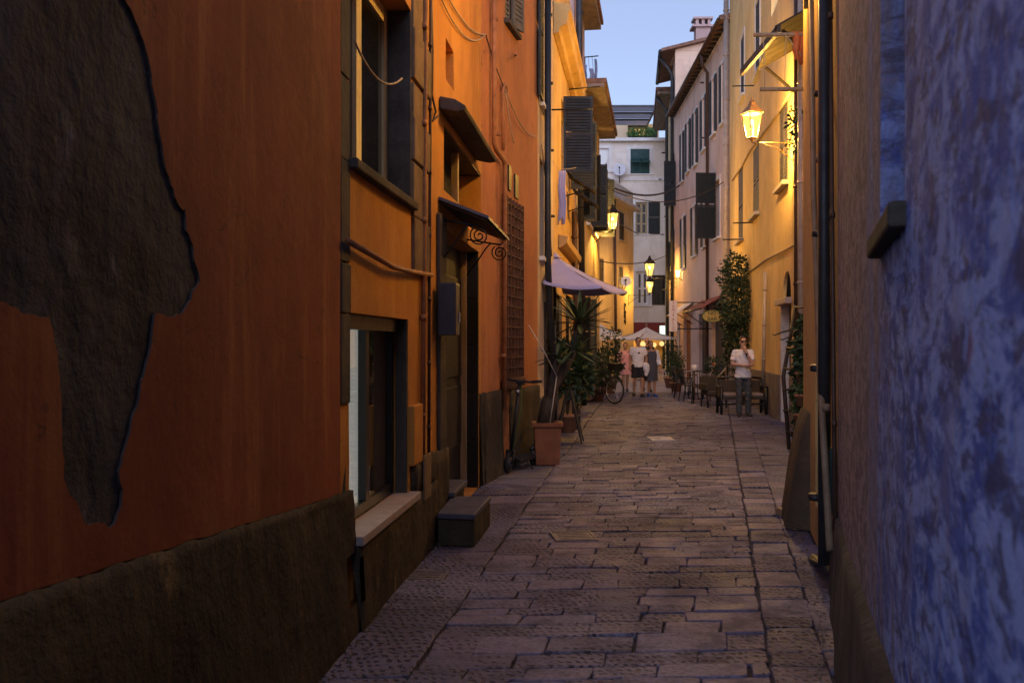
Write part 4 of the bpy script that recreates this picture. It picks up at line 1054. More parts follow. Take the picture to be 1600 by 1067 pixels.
for sgn in (-1, 1):
    cs = [(mid+sgn*hw*math.cos(a*math.pi/16), zr+hw*.75*math.sin(a*math.pi/16)) for a in range(9)]+[(mid+sgn*hw, nich[3]+.001)]
    cs = cs[:-1]+[(mid, nich[3]+.002), (mid+sgn*(hw+.002), nich[3]+.002)]
    ar.prism([WR3.pt(u, .003, z) for u, z in cs], [WR3.pt(u, -.1, z) for u, z in cs])
ar.build('arch', 'yellow', hr3)
strip(WR3, dr[0]-.15, dr[1]+.15, dr[3], dr[3]+.12, .002, .14, 'door_lintel', 'marble_sill', hr3)
MB().box(WR3, dr[0], dr[1], -.21, -.15, 0, dr[3]).build('door', 'wood_brown', hr3)
MB().box(WR3, dr[1]-.02, dr[1]+.10, -.14, .02, 0, dr[3]-.002).build('door_jamb', 'white_trim', hr3)
strip(WR3, dr[1]+.105, WR3.L-.05, 0, .95, .002, .05, 'plinth', 'grey_base', hr3); strip(WR3, .05, dr[0]-.02, 0, .95, .002, .05, 'plinth', 'grey_base', hr3)
pipe(hr3, [WR3.at(1196, 425, .08), WR3.pt(r3(1197), .08, .05)], .042, 'pipe_pale', 'downpipe', 4)
pipe(hr3, [WR3.pt(r3(1255), .1, 8.8), WR3.pt(r3(1255), .1, .05)], .065, 'pipe_brown', 'downpipe', 5)
pipe(hr3, [WR3.pt(r3(1262), .12, 8.8), WR3.pt(r3(1262), .12, .05)], .05, 'pipe_pale', 'downpipe', 5)
pipe(hr3, [WR3.pt(WR3.L-.12, .12, 13.3), WR3.pt(WR3.L-.12, .12, .05)], .085, 'pipe_pale', 'downpipe', 9)
pipe(hr3, [WR3.at(1262, 372, .03), WR3.at(1232, 388, .03), WR3.at(1196, 406, .03), WR3.at(1150, 440, .03)], .02, 'cable', 'cable')
pipe(hr3, [WR3.at(1236, 145, .03), WR3.at(1210, 185, .03), WR3.at(1172, 235, .03), WR3.at(1158, 262, .03), WR3.at(1144, 282, .03)], .025, 'cable', 'cable')
for (x, y, n_) in ((1178, 55, .87), (1188, 140, .95)):
    A = P(x, y, 15.1); uu = (15.1-11)/WR3.ex.y; pipe(hr3, [A, Vector((WR3.pt(uu, 0, 0).x+.05, 15.15, A.z+.02))], .032, 'wood_pale', 'laundry_pole')
for (a, b) in (((1193, 57), (1195, 138)), ((1228, 56), (1226, 138)), ((1228, 56), (1262, 100))): pipe(hr3, [P(*a, 15.1), P(*b, 15.1)], .005, 'cable', 'washing_line')
for (x, y, L_) in ((1158, 134, .5), (1144, 370, .6), (1152, 347, .55)):
    pass
pipe(hr3, [WR3.at(1178, 134, .02), WR3.pt(r3(1178), .55, WR3.z(1178, 134))], .016, 'iron', 'iron_rod'); pipe(hr3, [WR3.at(1176, 348, .02), WR3.pt(r3(1176), .5, WR3.z(1176, 348))], .018, 'iron', 'iron_rod')
pipe(hr3, [WR3.at(1162, 374, .02), WR3.pt(r3(1162), .6, WR3.z(1162, 374))], .018, 'iron', 'iron_rod')
# boarded wooden awning over the upper window, seen from below
def awning():
    Y0, Y1 = 16.0, 18.6; X = lambda y: 4.34+.13*(y-11)
    root = thing('wooden_awning', 'weathered wooden board awning under the upper right edge', 'awning', (X(17), 17, 6.9))
    n = 6; z_w, z_o = P(1260, -25, 17).z, P(1200, 70, 17).z
    for i in range(n):
        a = Y0+(Y1-Y0)*i/n+.01; b = Y0+(Y1-Y0)*(i+1)/n-.01
        q = lambda y, s, up: Vector((X(y)-.01-.75*s, y, 7.1-.42*s+up))
        MB().prism([q(a, 0, 0), q(b, 0, 0), q(b, 1, 0), q(a, 1, 0)][::-1], [q(a, 0, .03), q(b, 0, .03), q(b, 1, .03), q(a, 1, .03)][::-1]).build('board', 'door_wood', root)
    for y in (Y0+.2, Y1-.2): MB().tube([(X(y)-.02, y, 6.2), (X(y)-.62, y, 6.70)], .03, 4).build('strut', 'wood_dark', root)
    MB().box(WORLD, X(17)-.86, X(17)-.80, Y0, Y1, 6.60, 6.72).build('front_rail', 'wood_dark', root)
awning()
o = cloth('hanging_cloth', 'orange_cloth', (P(1238, 50, 15.12), P(1268, 49, 15.08)), .46, loc=tuple(P(1250, 50, 15.1)), seed=5, folds=2, amp=.07)
tag(o, 'orange cloth draped over the upper laundry pole on the yellow house', 'cloth')

# ------------------------------------------------------------------ right: pink house with the bar, taller house and low house behind
hr4 = thing('pink_house', 'pink house with rows of dark shutters above the bar on the right', 'house', (7.4, 40, 0))
r4 = WR4.u; E4_ = 12.15
up4 = [opr(WR4, *q) for q in ((1128, 1133, 98, 192), (1113, 1118, 122, 210), (1098, 1103, 152, 234), (1085, 1089, 174, 258), (1074, 1078, 190, 268), (1065, 1068, 208, 284))]
mid4 = [opr(WR4, *q) for q in ((1117, 1125, 282, 372), (1099, 1104, 305, 386), (1083, 1088, 322, 400), (1066, 1070, 340, 420))]
gr4 = [opr(WR4, *q) for q in ((1112, 1132, 470, 600), (1092, 1104, 490, 600), (1068, 1079, 500, 600), (1059, 1063, 505, 590))]
gr4 = [(a, b, 0, d) for a, b, c, d in gr4]
facade('wall', hr4, WR4, .004, WR4.L, 0, E4_, up4+mid4+gr4, 'pink', depth=5)
for o in up4: shut_window(hr4, WR4, *o, 'open', 'shutter_black', 'white_trim', .09, wide=.12)
for i, o in enumerate(mid4):
    if i == 0:
        window(hr4, WR4, *o, -.12, 2, 2, .06, 'white_trim'); surround(hr4, WR4, *o, .12, .025)
        shutter(hr4, WR4, o[1]-.3, .03, o[2]-.0, o[3]+.3, .72, R(97), 'shutter_black', .07, 'black shutter swung out square to the wall')
    else: shut_window(hr4, WR4, *o, 'open', 'shutter_black', 'white_trim', .09, wide=.12)
shutter(hr4, WR4, r4(1057), .04, WR4.z(1057, 322), WR4.z(1057, 252), .55, R(97), 'shutter_black', .07)
strip(WR4, 0, WR4.L, WR4.z(1100, 136)+.75, E4_-.01, .003, .05, 'frieze', 'white_trim', hr4)
ev = MB()
for i in range(26):
    u = WR4.L*(i+.5)/26; MB().box(WR4, u-.05, u+.05, .004, .30, E4_-.0, E4_+.10).build('eaves_rafter', 'wood_dark', hr4)
strip(WR4, -.2, WR4.L+.1, E4_+.103, E4_+.16, -.3, .36, 'eaves_board', 'soffit', hr4)
gut = MB(); gut.tube([WR4.pt(-.2, .40, E4_+.10), WR4.pt(WR4.L+.1, .40, E4_+.10)], .06, 8); gut.build('gutter', 'pipe_brown', hr4)
def tiles(root, wall, ua, ub, z, d0, slope, n, rows, name='roof_tile', mat='tile'):
    mb = MB()
    for i in range(n):
        u = ua+(ub-ua)*(i+.5)/n
        mb.tube([wall.pt(u, d0, z+.03), wall.pt(u, d0-rows, z+.03+slope*rows)], .5*(ub-ua)/n*.95, 6)
    return mb.build(name, mat, root)
tiles(hr4, WR4, -.2, WR4.L+.1, E4_+.12, .34, .25, 55, 4.0, 'roof')
pipe(hr4, [WR4.pt(3.6, .36, E4_+.02), WR4.pt(3.8, .28, E4_-.35), WR4.pt(3.9, .1, E4_-.55), WR4.pt(3.9, .1, .1)], .06, 'pipe_brown', 'downpipe', 6)
for i, o in enumerate(gr4): MB().box(WR4, o[0], o[1], -.21, -.14, 0, o[3]).build('shop_door', 'wood_dark' if i != 2 else 'terracotta', hr4)
for a, b in zip(gr4, gr4[1:]): pass
strip(WR4, .1, WR4.L*.98, .0, .6, .002, .03, 'plinth', 'grey_base', hr4) if False else None
# shop awnings on arms
def shop_awning(ua, ub, z, drop, out, mat, label):
    r = thing('shop_awning', label, 'awning', tuple(WR4.pt((ua+ub)/2, .1, z)), group='folding shop awnings on the pink house')
    q = lambda u, s, up: WR4.pt(u, .02+out*s, z-drop*s+up)
    MB().prism([q(ua, 0, 0), q(ub, 0, 0), q(ub, 1, 0), q(ua, 1, 0)], [q(ua, 0, .02), q(ub, 0, .02), q(ub, 1, .02), q(ua, 1, .02)]).build('awning_cloth', mat, r)
    MB().tube([q(ua, 1, 0), q(ub, 1, 0)], .035, 6).build('front_bar', 'pipe_brown', r)
    for u in (ua+.05, ub-.05): MB().tube([WR4.pt(u, .03, z-.9), q(u, .9, -.02)], .018, 5).build('awning_arm', 'iron', r)
shop_awning(gr4[0][0], gr4[1][1]*.85, 3.25, .45, .75, 'red_cloth', 'dark red folding awning over the bar beside the grey downpipe')
shop_awning(gr4[2][0]-.8, gr4[2][1]+.3, 3.3, .5, .7, 'cream_cloth', 'small pale awning over the orange door behind the white sign')
hr5 = thing('tall_house', 'taller peach house with gable and chimney rising behind the pink house', 'house', (9, 49, 0))
T5 = 15.3
r5 = WR5.u
facade('wall', hr5, WR5, .004, WR5.L, 0, T5, [(1.0, 1.8, 12.6, 14.2), (3.2, 4.0, 12.6, 14.2), (1.0, 1.8, 9, 10.6), (3.2, 4.0, 9, 10.6), (1, 1.8, 5.4, 7), (3.2, 4.0, 5.4, 7)], 'peach', depth=9)
for z in (12.6, 9, 5.4):
    for u in (1.0, 3.2): shut_window(hr5, WR5, u, u+.8, z, z+1.6, 'open', 'shutter_black', 'white_trim', .1)
nb = Vector((0, -1, 0))
gp = [WR5.pt(0, -.02, T5-.02)-Vector((0, .02, 0)), WR5.pt(0, -9, T5-.02)-Vector((0, .02, 0)), WR5.pt(0, -9, T5-.02)+Vector((0, -.02, 2.0)), WR5.pt(0, -.02, T5-.02)+Vector((0, -.02, .12))]
MB().prism(gp, [p+Vector((.1, 2.5, 0)) for p in gp]).build('gable', 'peach', hr5)
rq = [WR5.pt(-.35, .65, T5-.1), WR5.pt(-.35, -9, T5+1.98), WR5.pt(WR5.L+.1, -9, T5+1.98), WR5.pt(WR5.L+.1, .65, T5-.1)]
MB().prism(rq, [p+Vector((0, 0, .14)) for p in rq]).build('roof', 'tile', hr5)
MB().tube([WR5.pt(-.3, .7, T5-.08), WR5.pt(WR5.L+.1, .7, T5-.08)], .09, 8).build('gutter', 'pipe_dark', hr5)
pipe(hr5, [WR5.pt(.5, .7, T5-.15), WR5.pt(.55, .3, T5-.7), WR5.pt(.6, .12, T5-1.0), WR5.pt(.6, .12, .1)], .08, 'pipe_dark', 'downpipe', 5)
ch = MB(); cx = P(1097, 60, 50); ch.box(Frame(cx, (1, 0, 0), (0, 1, 0)), -.36, .36, -.3, .3, -1.2, .45); ch.box(Frame(cx, (1, 0, 0), (0, 1, 0)), -.55, .55, -.45, .45, .45, .55)
for i in (-1, 0, 1): ch.box(Frame(cx, (1, 0, 0), (0, 1, 0)), i*.3-.07, i*.3+.07, -.3, .3, .55, .85)
ch.box(Frame(cx, (1, 0, 0), (0, 1, 0)), -.48, .48, -.4, .4, .85, .95); ch.build('chimney', 'rose', hr5)
hr6 = thing('low_house', 'low peach house with dark eaves just right of the end house', 'house', (9, 56, 0))
facade('wall', hr6, WR6, .004, WR6.L, 0, 14.6, [(1, 1.9, 9, 11), (1, 1.9, 5, 7)], 'yellow_far', depth=6)
for z in (9, 5): shut_window(hr6, WR6, 1, 1.9, z, z+2, 'open', 'shutter_black', 'white_trim', .1)
strip(WR6, -.2, WR6.L*.9, 14.6, 14.75, -.4, .7, 'eaves', 'soffit', hr6); strip(WR6, -.25, WR6.L*.9, 14.753, 14.95, -1.5, .78, 'roof_edge', 'tile', hr6)
pipe(hr6, [WR6.pt(.4, .7, 14.6), WR6.pt(.5, .2, 13.9), WR6.pt(.5, .14, .1)], .08, 'pipe_dark', 'downpipe', 5)

# ------------------------------------------------------------------ unseen house block added behind the camera to hold back low sky glow
hb = thing('rear_light_block', 'unseen plain house block added behind the viewer to hold back sky glow', 'house', (2, -9, 0))
facade('wall', hb, Wall((9, -8), (-2.2, -8), +1), 0, 11.2, 0, 9.0, [], 'cream', depth=4)

# ------------------------------------------------------------------ hill behind the roofs
hm = MB(); n, m = 40, 10; vs = []
for j in range(m+1):
    for i in range(n+1):
        x = -120+300*i/n; t = j/m; z = 56*math.sin(t*math.pi/2)*(1+.08*mnoise.noise(Vector((x*.03, t, 1))))+2.5*mnoise.noise(Vector((x*.12, t*8, 4)))
        vs.append(Vector((x, 210+70*t, z)))
hm.mesh(vs, [(j*(n+1)+i, j*(n+1)+i+1, (j+1)*(n+1)+i+1, (j+1)*(n+1)+i) for j in range(m) for i in range(n)], True)
tag(hm.build('hill', 'hill_green'), kind='structure')

# ------------------------------------------------------------------ lanterns
PW = 0.6
lantern(P(1175, 221, 19.0), WR3.pt((19.0-11)/WR3.ex.y, 0, 5), 'large lit lantern on its arm before the yellow wall, upper right', 1100*PW, 1.0, 'wood_pale')
lantern(P(957, 361, 30.0), WL2b.pt((30.0-24.9)/WL2b.ex.y, 0, 5), 'lit lantern on the left before the pale yellow corner house', 900*PW, 1.0)
lantern(P(1015, 434, 46.0), WR4.pt(WR4.L-.6, 0, 5), 'upper of the two small lit lanterns far down the lane', 520*PW, 1.25, lz=.44)
lantern(P(1015, 460, 52.0), WL3.pt(WL3.L-1.2, 0, 5), 'lower of the two small lit lanterns far down the lane', 520*PW, 1.25, lz=.44)
lantern((2.0, 8.7, 5.0), (2.59, 8.75, 5.0), 'lit lantern on the ochre pipe house corner, just above the picture edge', 520*PW, 1.0, lz=.16)

hq = thing('lane_mouth_light_block', 'unseen cream house block added behind the viewer to shade the left wall', 'house', (3, -6, 0))  # added out of view to keep sky light off the left wall
facade('wall', hq, Wall((.85, .3), (1.3, -16), +1), 0, 16, 0, 6.0, [], 'cream', depth=-4) if False else facade('wall', hq, Wall((1.3, -7.9), (.85, .3), -1), 0, 8.1, 0, 6.0, [], 'cream', depth=4)
# ------------------------------------------------------------------ foliage helpers
def leaf_cloud(blobs, n, size, mat, name, root, seed=1, droop=.3):
    """leaf-sized bent quads spread through the volume of a few ellipsoids"""
    r = random.Random(seed); mb = MB(); tot = sum(b[1]*b[2]*b[3] for b in blobs)
    for c, rx, ry, rz in blobs:
        k = int(n*rx*ry*rz/tot)
        for _ in range(k):
            while True:
                v = Vector((r.uniform(-1, 1), r.uniform(-1, 1), r.uniform(-1, 1)))
                if .25 < v.length < 1: break
            v *= (1+.25*mnoise.noise(v*2.5+Vector((seed, 0, 0))))
            p = Vector(c)+Vector((v.x*rx, v.y*ry, v.z*rz))
            d = (v+Vector((r.gauss(0, .6), r.gauss(0, .6), r.gauss(0, .6)-droop))).normalized(); s = size*r.uniform(.6, 1.3)
            e = d.orthogonal().normalized(); e.rotate(Matrix.Rotation(r.uniform(0, 6.28), 3, d)); g = d.cross(e)
            a = p; m1 = p+d*s*.5+e*s*.28+g*s*.06; m2 = p+d*s*.5-e*s*.28+g*s*.06; t = p+d*s-g*s*.1
            mb.mesh([a, m1, t, m2], [(0, 1, 2, 3)])
    return mb.build(name, mat, root)
def twig_tree(root, base, tips, r, mat='bark', name='branches'):
    mb = MB()
    for t in tips:
        b, t = Vector(base), Vector(t); m = b.lerp(t, .5)+Vector((rng.uniform(-.05, .05), rng.uniform(-.05, .05), .05)); mb.tube([b, m, t], [r, r*.7, r*.3], 5)
    return mb.build(name, mat, root)

# ------------------------------------------------------------------ planter with the yucca
pc = G(857, 724); pc = Vector((.47, 13.25, 0))
pl = thing('planter', 'square terracotta planter at the corner of the orange house', 'planter', tuple(pc))
def square_pot(root, c, wb, wt, h, mat, rim=.05, lip=.025):
    c = Vector(c); sq = lambda w, z: [c+Vector((sx*w, sy*w, z)) for sx, sy in ((-1, -1), (1, -1), (1, 1), (-1, 1))]
    MB().prism(sq(wb, .002), sq(wt, h-rim)).build('pot', mat, root, bevel=.01)
    m = MB(); a, b = sq(wt+lip, h-rim), sq(wt+lip, h); i1 = sq(wt-.03, h); i0 = sq(wt-.03, h-.06)
    for k in range(4):
        j = (k+1) % 4; m.face([a[k], a[j], b[j], b[k]]); m.face([b[k], b[j], i1[j], i1[k]]); m.face([i1[k], i1[j], i0[j], i0[k]]); m.face([a[j], a[k], sq(wt-.01, h-rim)[k], sq(wt-.01, h-rim)[j]])
    m.build('rim', mat, root); MB().face(sq(wt-.02, h-.055)).build('soil', 'mortar', root)
square_pot(pl, pc, .155, .18, .56, 'terracotta')
yu = thing('yucca', 'spiky yucca with forked trunk growing in the terracotta planter', 'plant', (pc.x, pc.y, .5))
tips = [P(898, 548, 13.25), P(905, 505, 13.35), P(872, 560, 13.1)]
mb = MB(); b0 = Vector((pc.x-.03, pc.y, .5))
mb.tube([b0, P(857, 630, 13.25), P(866, 600, 13.25), tips[0]], [.12, .10, .075, .05], 9); mb.tube([P(864, 610, 13.25), P(885, 575, 13.3), tips[1]], [.07, .05, .045], 8); mb.tube([P(858, 640, 13.25), P(862, 600, 13.2), tips[2]], [.08, .06, .035], 8)
mb.build('trunk', 'bark', yu)
def blades(root, centre, n, L, seed, axis=(0, 0, 1), up=.1, mat='leaf_yucca', name='leaf', w=.028):
    r = random.Random(seed); ax = Vector(axis).normalized()
    for i in range(n):
        th = i*2.39996+r.uniform(-.3, .3); el = math.asin(max(-.75, min(.98, up+ (1-up)*(i/n)*1.0 + r.uniform(-.25, .15)-.35*(1-i/n))))
        d = Vector((math.cos(th)*math.cos(el), math.sin(th)*math.cos(el), math.sin(el))); d = (d+ax*.25).normalized()
        side = d.cross(Vector((0, 0, 1))); side = side.normalized() if side.length > .05 else Vector((1, 0, 0))
        ln = L*r.uniform(.75, 1.15); vs, fs = [], []; m = 6; dr = r.uniform(.05, .28)*(1.1-abs(el))
        for k in range(m+1):
            t = k/m; p = Vector(centre)+d*ln*t-Vector((0, 0, dr*ln*t*t)); ww = w*(.55+1.6*t*(1-t)*1.2)*(1 if k < m else .06)
            vs += [p-side*ww, p+d.cross(side)*ww*.35, p+side*ww]
        for k in range(m):
            for q in (0, 1): fs.append((k*3+q, k*3+q+1, k*3+q+4, k*3+q+3))
        o = MB().mesh(vs, fs, True).build(name, mat, root)
blades(yu, tips[1], 36, .52, 3, (.1, 0, 1), .05); blades(yu, tips[0], 20, .42, 5, (.6, 0, .2), -.2); blades(yu, tips[2], 14, .36, 8, (-.4, 0, .6), .0)
sk = thing('garden_cane', 'thin pale cane leaning out of the planter beside the yucca', 'cane', (pc.x, pc.y-.05, .5))
MB().tube([P(870, 588, 13.1), P(848, 545, 13.05), P(826, 508, 13.0)], .008, 5).build('cane', 'rope', sk)
MB().tube([P(870, 588, 13.1), (pc.x+.02, 13.1, .5)], .008, 5).build('cane_foot', 'rope', sk)

# ------------------------------------------------------------------ electric kick scooter
def kick_scooter():
    # local: deck runs along +Y (front wheel at -Y, towards the camera), origin under the deck's middle
    r = thing('kick_scooter', 'black electric kick scooter parked by the terracotta planter', 'scooter', (.11, 12.70, .01), R(-20), local=True); r.rotation_euler[1] = R(5)
    MB().box(WORLD, -.075, .075, -.22, .36, .10, .15).build('deck', 'black_plastic', r, bevel=.012)
    MB().box(WORLD, -.068, .068, -.20, .34, .151, .155).build('deck_mat', 'rubber', r)
    def wheel(name, y):
        w = MB(); w.tube([(0, y+.105*math.cos(a*.2618), .125+.105*math.sin(a*.2618)) for a in range(24)], .022, 8, True); o = w.build(name, 'rubber', r)
        MB().tube([(-.025, y, .125), (.025, y, .125)], .075, 14).build('rim', 'grey_metal', o)
    wheel('front_wheel', -.47); wheel('rear_wheel', .47)
    f = MB(); f.tube([(0, -.22, .13), (0, -.34, .20), (0, -.40, .30)], .028, 8); f.tube([(.045, -.47, .125), (.045, -.43, .26)], .014, 6); f.tube([(-.045, -.47, .125), (-.045, -.43, .26)], .014, 6); f.box(WORLD, -.055, .055, -.46, -.39, .25, .28); f.build('fork', 'black_plastic', r)
    MB().tube([(0, -.41, .27), (0, -.30, 1.10)], .021, 10).build('stem', 'black_plastic', r)
    hb = MB().tube([(-.26, -.25, 1.15), (-.12, -.29, 1.13), (.12, -.29, 1.13), (.26, -.25, 1.15)], .014, 8).build('handlebar', 'black_plastic', r)
    for s in (-1, 1): MB().tube([(s*.15, -.282, 1.133), (s*.27, -.247, 1.152)], .019, 8).build('grip', 'rubber', hb)
    MB().box(WORLD, -.045, .045, -.33, -.27, 1.09, 1.135).build('display', 'black_plastic', r, bevel=.008)
    MB().tube([(0, .36, .20), (0, .44, .245), (0, .52, .235), (0, .57, .2)], .03, 6).build('rear_fender', 'black_plastic', r)
    MB().tube([(.03, -.31, 1.08), (.09, -.42, .8), (.06, -.45, .5), (.02, -.43, .3)], .006, 5).build('brake_cable', 'leaf_hedge', r)
    MB().sphere((0, -.36, 1.0), .03).build('headlight', 'steel', r)
    MB().tube([(.05, .05, .10), (.14, .08, .003)], .008, 5).build('kickstand', 'grey_metal', r)
kick_scooter()

# ------------------------------------------------------------------ A-board, bollards
ab = thing('menu_board', 'black folding A-board standing behind the terracotta planter', 'board', (.93, 16.2, 0), R(82), local=True); ab.scale = (.7, .7, .85)
for s in (-1, 1):
    q = lambda u, t, e: Vector((u, s*(.30-.27*t)+e*s, .98*t))
    MB().prism([q(-.28, .12, 0), q(.28, .12, 0), q(.28, .12, .02), q(-.28, .12, .02)], [q(-.28, 1, 0), q(.28, 1, 0), q(.28, 1, .02), q(-.28, 1, .02)]).build('panel', 'black_plastic' if s < 0 else 'black_plastic', ab)
    for u in (-.30, .30): MB().prism([q(u-.02, .0, -.005), q(u+.02, .0, -.005), q(u+.02, .0, .03), q(u-.02, .0, .03)], [q(u-.02, 1.02, -.005), q(u+.02, 1.02, -.005), q(u+.02, 1.02, .03), q(u-.02, 1.02, .03)]).build('leg', 'black_frame', ab)
for i, (x, y) in enumerate(((897.5, 671), (903.5, 669))):
    c = G(x, y); b = thing('bollard', ('left' if i == 0 else 'right')+' one of the two short black posts beside the A-board', 'bollard', tuple(c), group='short black posts'); f = Frame(c, (1, 0, 0), (0, 1, 0))
    MB().tube([c, c+Vector((0, 0, .44))], .042, 12).build('post', 'black_plastic', b); MB().tube([c+Vector((0, 0, .442)), c+Vector((0, 0, .48))], .048, 12).build('cap', 'black_frame', b, bevel=.006)

# ------------------------------------------------------------------ lilac half parasol on the wall
pr = thing('half_parasol', 'lilac half parasol fixed to the cream house above the yucca', 'parasol', (.66, 16.4, 3.05))
ap = Vector((.70, 16.4, 3.05)); rim = [Vector((.47, 15.1, 2.54)), P(940, 447, 15.6), P(980, 455, 17.0), P(965, 455, 18.2), Vector((.95, 18.3, 2.55))]
for i, (a, b) in enumerate(zip(rim, rim[1:])):
    n = 8; vs, fs = [], []
    for j in range(n+1):
        for k in range(n+1):
            t, s = j/n, k/n; p = ap.lerp(a.lerp(b, s), t); sag = .10*math.sin(math.pi*t)*.5+.05*t*math.sin(math.pi*s); vs.append(p-Vector((0, 0, sag)))
    fs = [(j*(n+1)+k, j*(n+1)+k+1, (j+1)*(n+1)+k+1, (j+1)*(n+1)+k) for j in range(n) for k in range(n)]
    vs2 = [vs[n*(n+1)+k] for k in range(n+1)]; m0 = len(vs); vs += [p-Vector((0, 0, .035)) for p in vs2]; fs += [(n*(n+1)+k, n*(n+1)+k+1, m0+k+1, m0+k) for k in range(n)]
    MB().mesh(vs, fs, True).build('canopy_panel', 'lilac_cloth', pr)
for p in rim: MB().tube([ap-Vector((0, 0, .08)), p-Vector((0, 0, .03))], .012, 5).build('rib', 'black_frame', pr)
cp = [ap.lerp(p, .10)+Vector((0, 0, .02)) for p in rim]
MB().mesh([ap+Vector((0, 0, .06))]+cp, [(0, i, i+1) for i in range(1, 5)]).build('cap', 'lilac_cloth', pr)
MB().tube([ap-Vector((0, 0, .05)), Vector((.72, 16.4, 0.02))], .024, 8).build('pole', 'black_frame', pr)

# ------------------------------------------------------------------ market parasols
def parasol(c, w, z0, z1, label, rz=0., val=.14):
    r = thing('market_parasol', label, 'parasol', (c[0], c[1], 0), rz, 'cream market parasols', local=True)
    cs = [Vector((sx*w, sy*w, z0)) for sx, sy in ((-1, -1), (1, -1), (1, 1), (-1, 1))]; top = Vector((0, 0, z1))
    for i in range(4):
        a, b = cs[i], cs[(i+1) % 4]; n = 8; vs, fs = [], []
        for j in range(n+1):
            for k in range(n+1):
                t, s = j/n, k/n; vs.append(top.lerp(a.lerp(b, s), t)-Vector((0, 0, .16*math.sin(math.pi*t)*.6+.06*t*math.sin(math.pi*s))))
        fs = [(j*(n+1)+k, j*(n+1)+k+1, (j+1)*(n+1)+k+1, (j+1)*(n+1)+k) for j in range(n) for k in range(n)]
        m0 = len(vs); vs += [vs[n*(n+1)+k]-Vector((0, 0, val)) for k in range(n+1)]; fs += [(n*(n+1)+k, n*(n+1)+k+1, m0+k+1, m0+k) for k in range(n)]
        MB().mesh(vs, fs, True).build('canopy_panel', 'cream_cloth', r)
        MB().tube([top-Vector((0, 0, .15)), a-Vector((0, 0, .02))], .018, 5).build('rib', 'wood_pale', r)
    MB().tube([(0, 0, 0), (0, 0, z1+.08)], .03, 8).build('pole', 'wood_pale', r); MB().sphere((0, 0, z1+.1), .05).build('finial', 'wood_pale', r)
    MB().box(WORLD, -.3, .3, -.3, .3, .002, .08).build('base', 'grey_base', r, bevel=.01)
parasol((P(1010, 0, 43).x, 43), .95, 1.86, 2.32, 'cream parasol behind the walking people, under the lamps', R(25), .05)
parasol((P(935, 0, 38).x, 38.0), .72, 2.0, 2.42, 'cream parasol by the pale yellow house left of the walkers', R(8), .22)

# ------------------------------------------------------------------ bicycle with shrubs round it
def bicycle(loc, rz, label):
    r = thing('bicycle', label, 'bicycle', loc, rz, local=True); rad = .34
    def wheel(name, y):
        t = MB().tube([(0, y+rad*math.cos(a*.19635), rad+.022+rad*math.sin(a*.19635)) for a in range(32)], .022, 7, True).build(name, 'rubber', r)
        MB().tube([(0, y+(rad-.03)*math.cos(a*.19635), rad+.022+(rad-.03)*math.sin(a*.19635)) for a in range(32)], .011, 5, True).build('rim', 'steel', t)
        s = MB()
        for a in range(18): s.tube([(.02*(-1)**a, y, rad+.022), (0, y+(rad-.03)*math.cos(a*.349), rad+.022+(rad-.03)*math.sin(a*.349))], .0025, 3)
        s.tube([(-.05, y, rad+.022), (.05, y, rad+.022)], .022, 8); s.build('spokes', 'steel', t)
        MB().tube([(0, y+(rad+.05)*math.cos(a), rad+.022+(rad+.05)*math.sin(a)) for a in (.3, .6, .9, 1.2, 1.57, 1.9, 2.2, 2.5)], .016, 5).build('mudguard', 'black_frame', r)
    wheel('front_wheel', -.52); wheel('rear_wheel', .52)
    f = MB(); bb = (0, .06, .30); st = (0, .20, .80); hd = (0, -.34, .86); hl = (0, -.37, .70); ra = (0, .52, .362)
    for a, b in ((bb, st), (bb, hl), (st, hd), (ra, bb), (ra, st)): f.tube([a, b], .017, 7)
    f.tube([(.04, -.52, .362), (.03, -.40, .62), hl, hd, (0, -.33, .98)], .015, 7); f.tube([(-.04, -.52, .362), (-.03, -.40, .62), hl], .015, 7); f.build('frame', 'black_frame', r)
    MB().tube([(-.28, -.22, 1.0), (-.2, -.32, 1.02), (0, -.34, .99), (.2, -.32, 1.02), (.28, -.22, 1.0)], .013, 7).build('handlebar', 'iron', r)
    MB().sphere((0, .22, .88), .1, sc=(.8, 1.3, .4)).build('saddle', 'rubber', r); MB().tube([st, (0, .21, .87)], .014, 6).build('seat_post', 'steel', r)
    MB().tube([(.05, .06, .30), (.07, -.03, .18)], .01, 5).tube([(-.05, .06, .30), (-.07, .15, .42)], .01, 5).tube([(-.06, .06, .3), (.06, .06, .3)], .06, 14).build('pedals', 'iron', r)
    MB().box(WORLD, -.14, .14, -.68, -.42, .90, 1.08).build('basket', 'iron', r, bevel=.01)
bc = G(941, 631); bicycle((bc.x, bc.y+.35, 0), R(38), 'black bicycle parked against the shrubs on the left')
def shrub(name, label, base, blobs, n, size, mat, seed, pot=None, group=None):
    r = thing(name, label, 'plant', base, group=group); b = Vector(base)
    if pot: MB().loft([(b.x, b.y, .002, pot*.7, pot*.7), (b.x, b.y, pot*1.4, pot, pot), (b.x, b.y, pot*1.4, pot*1.1, pot*1.1), (b.x, b.y, pot*1.6, pot*1.1, pot*1.1)], 14).build('pot', 'clay_pot', r)
    twig_tree(r, b+Vector((0, 0, (pot or 0)*1.5)), [Vector(q[0])+Vector((rng.uniform(-.5, .5)*q[1], 0, q[3]*.4)) for q in blobs for _ in range(3)], .02)
    leaf_cloud(blobs, n, size, mat, 'foliage', r, seed); return r
s0 = G(928, 628)
shrub('potted_shrub', 'dark bushy shrub in a pot just behind the bicycle', (s0.x+.1, 27.6, 0), [((s0.x+.1, 27.6, .95), .42, .4, .45), ((s0.x+.3, 27.7, .7), .4, .35, .35)], 1400, .09, 'leaf_dark', 4, .24)
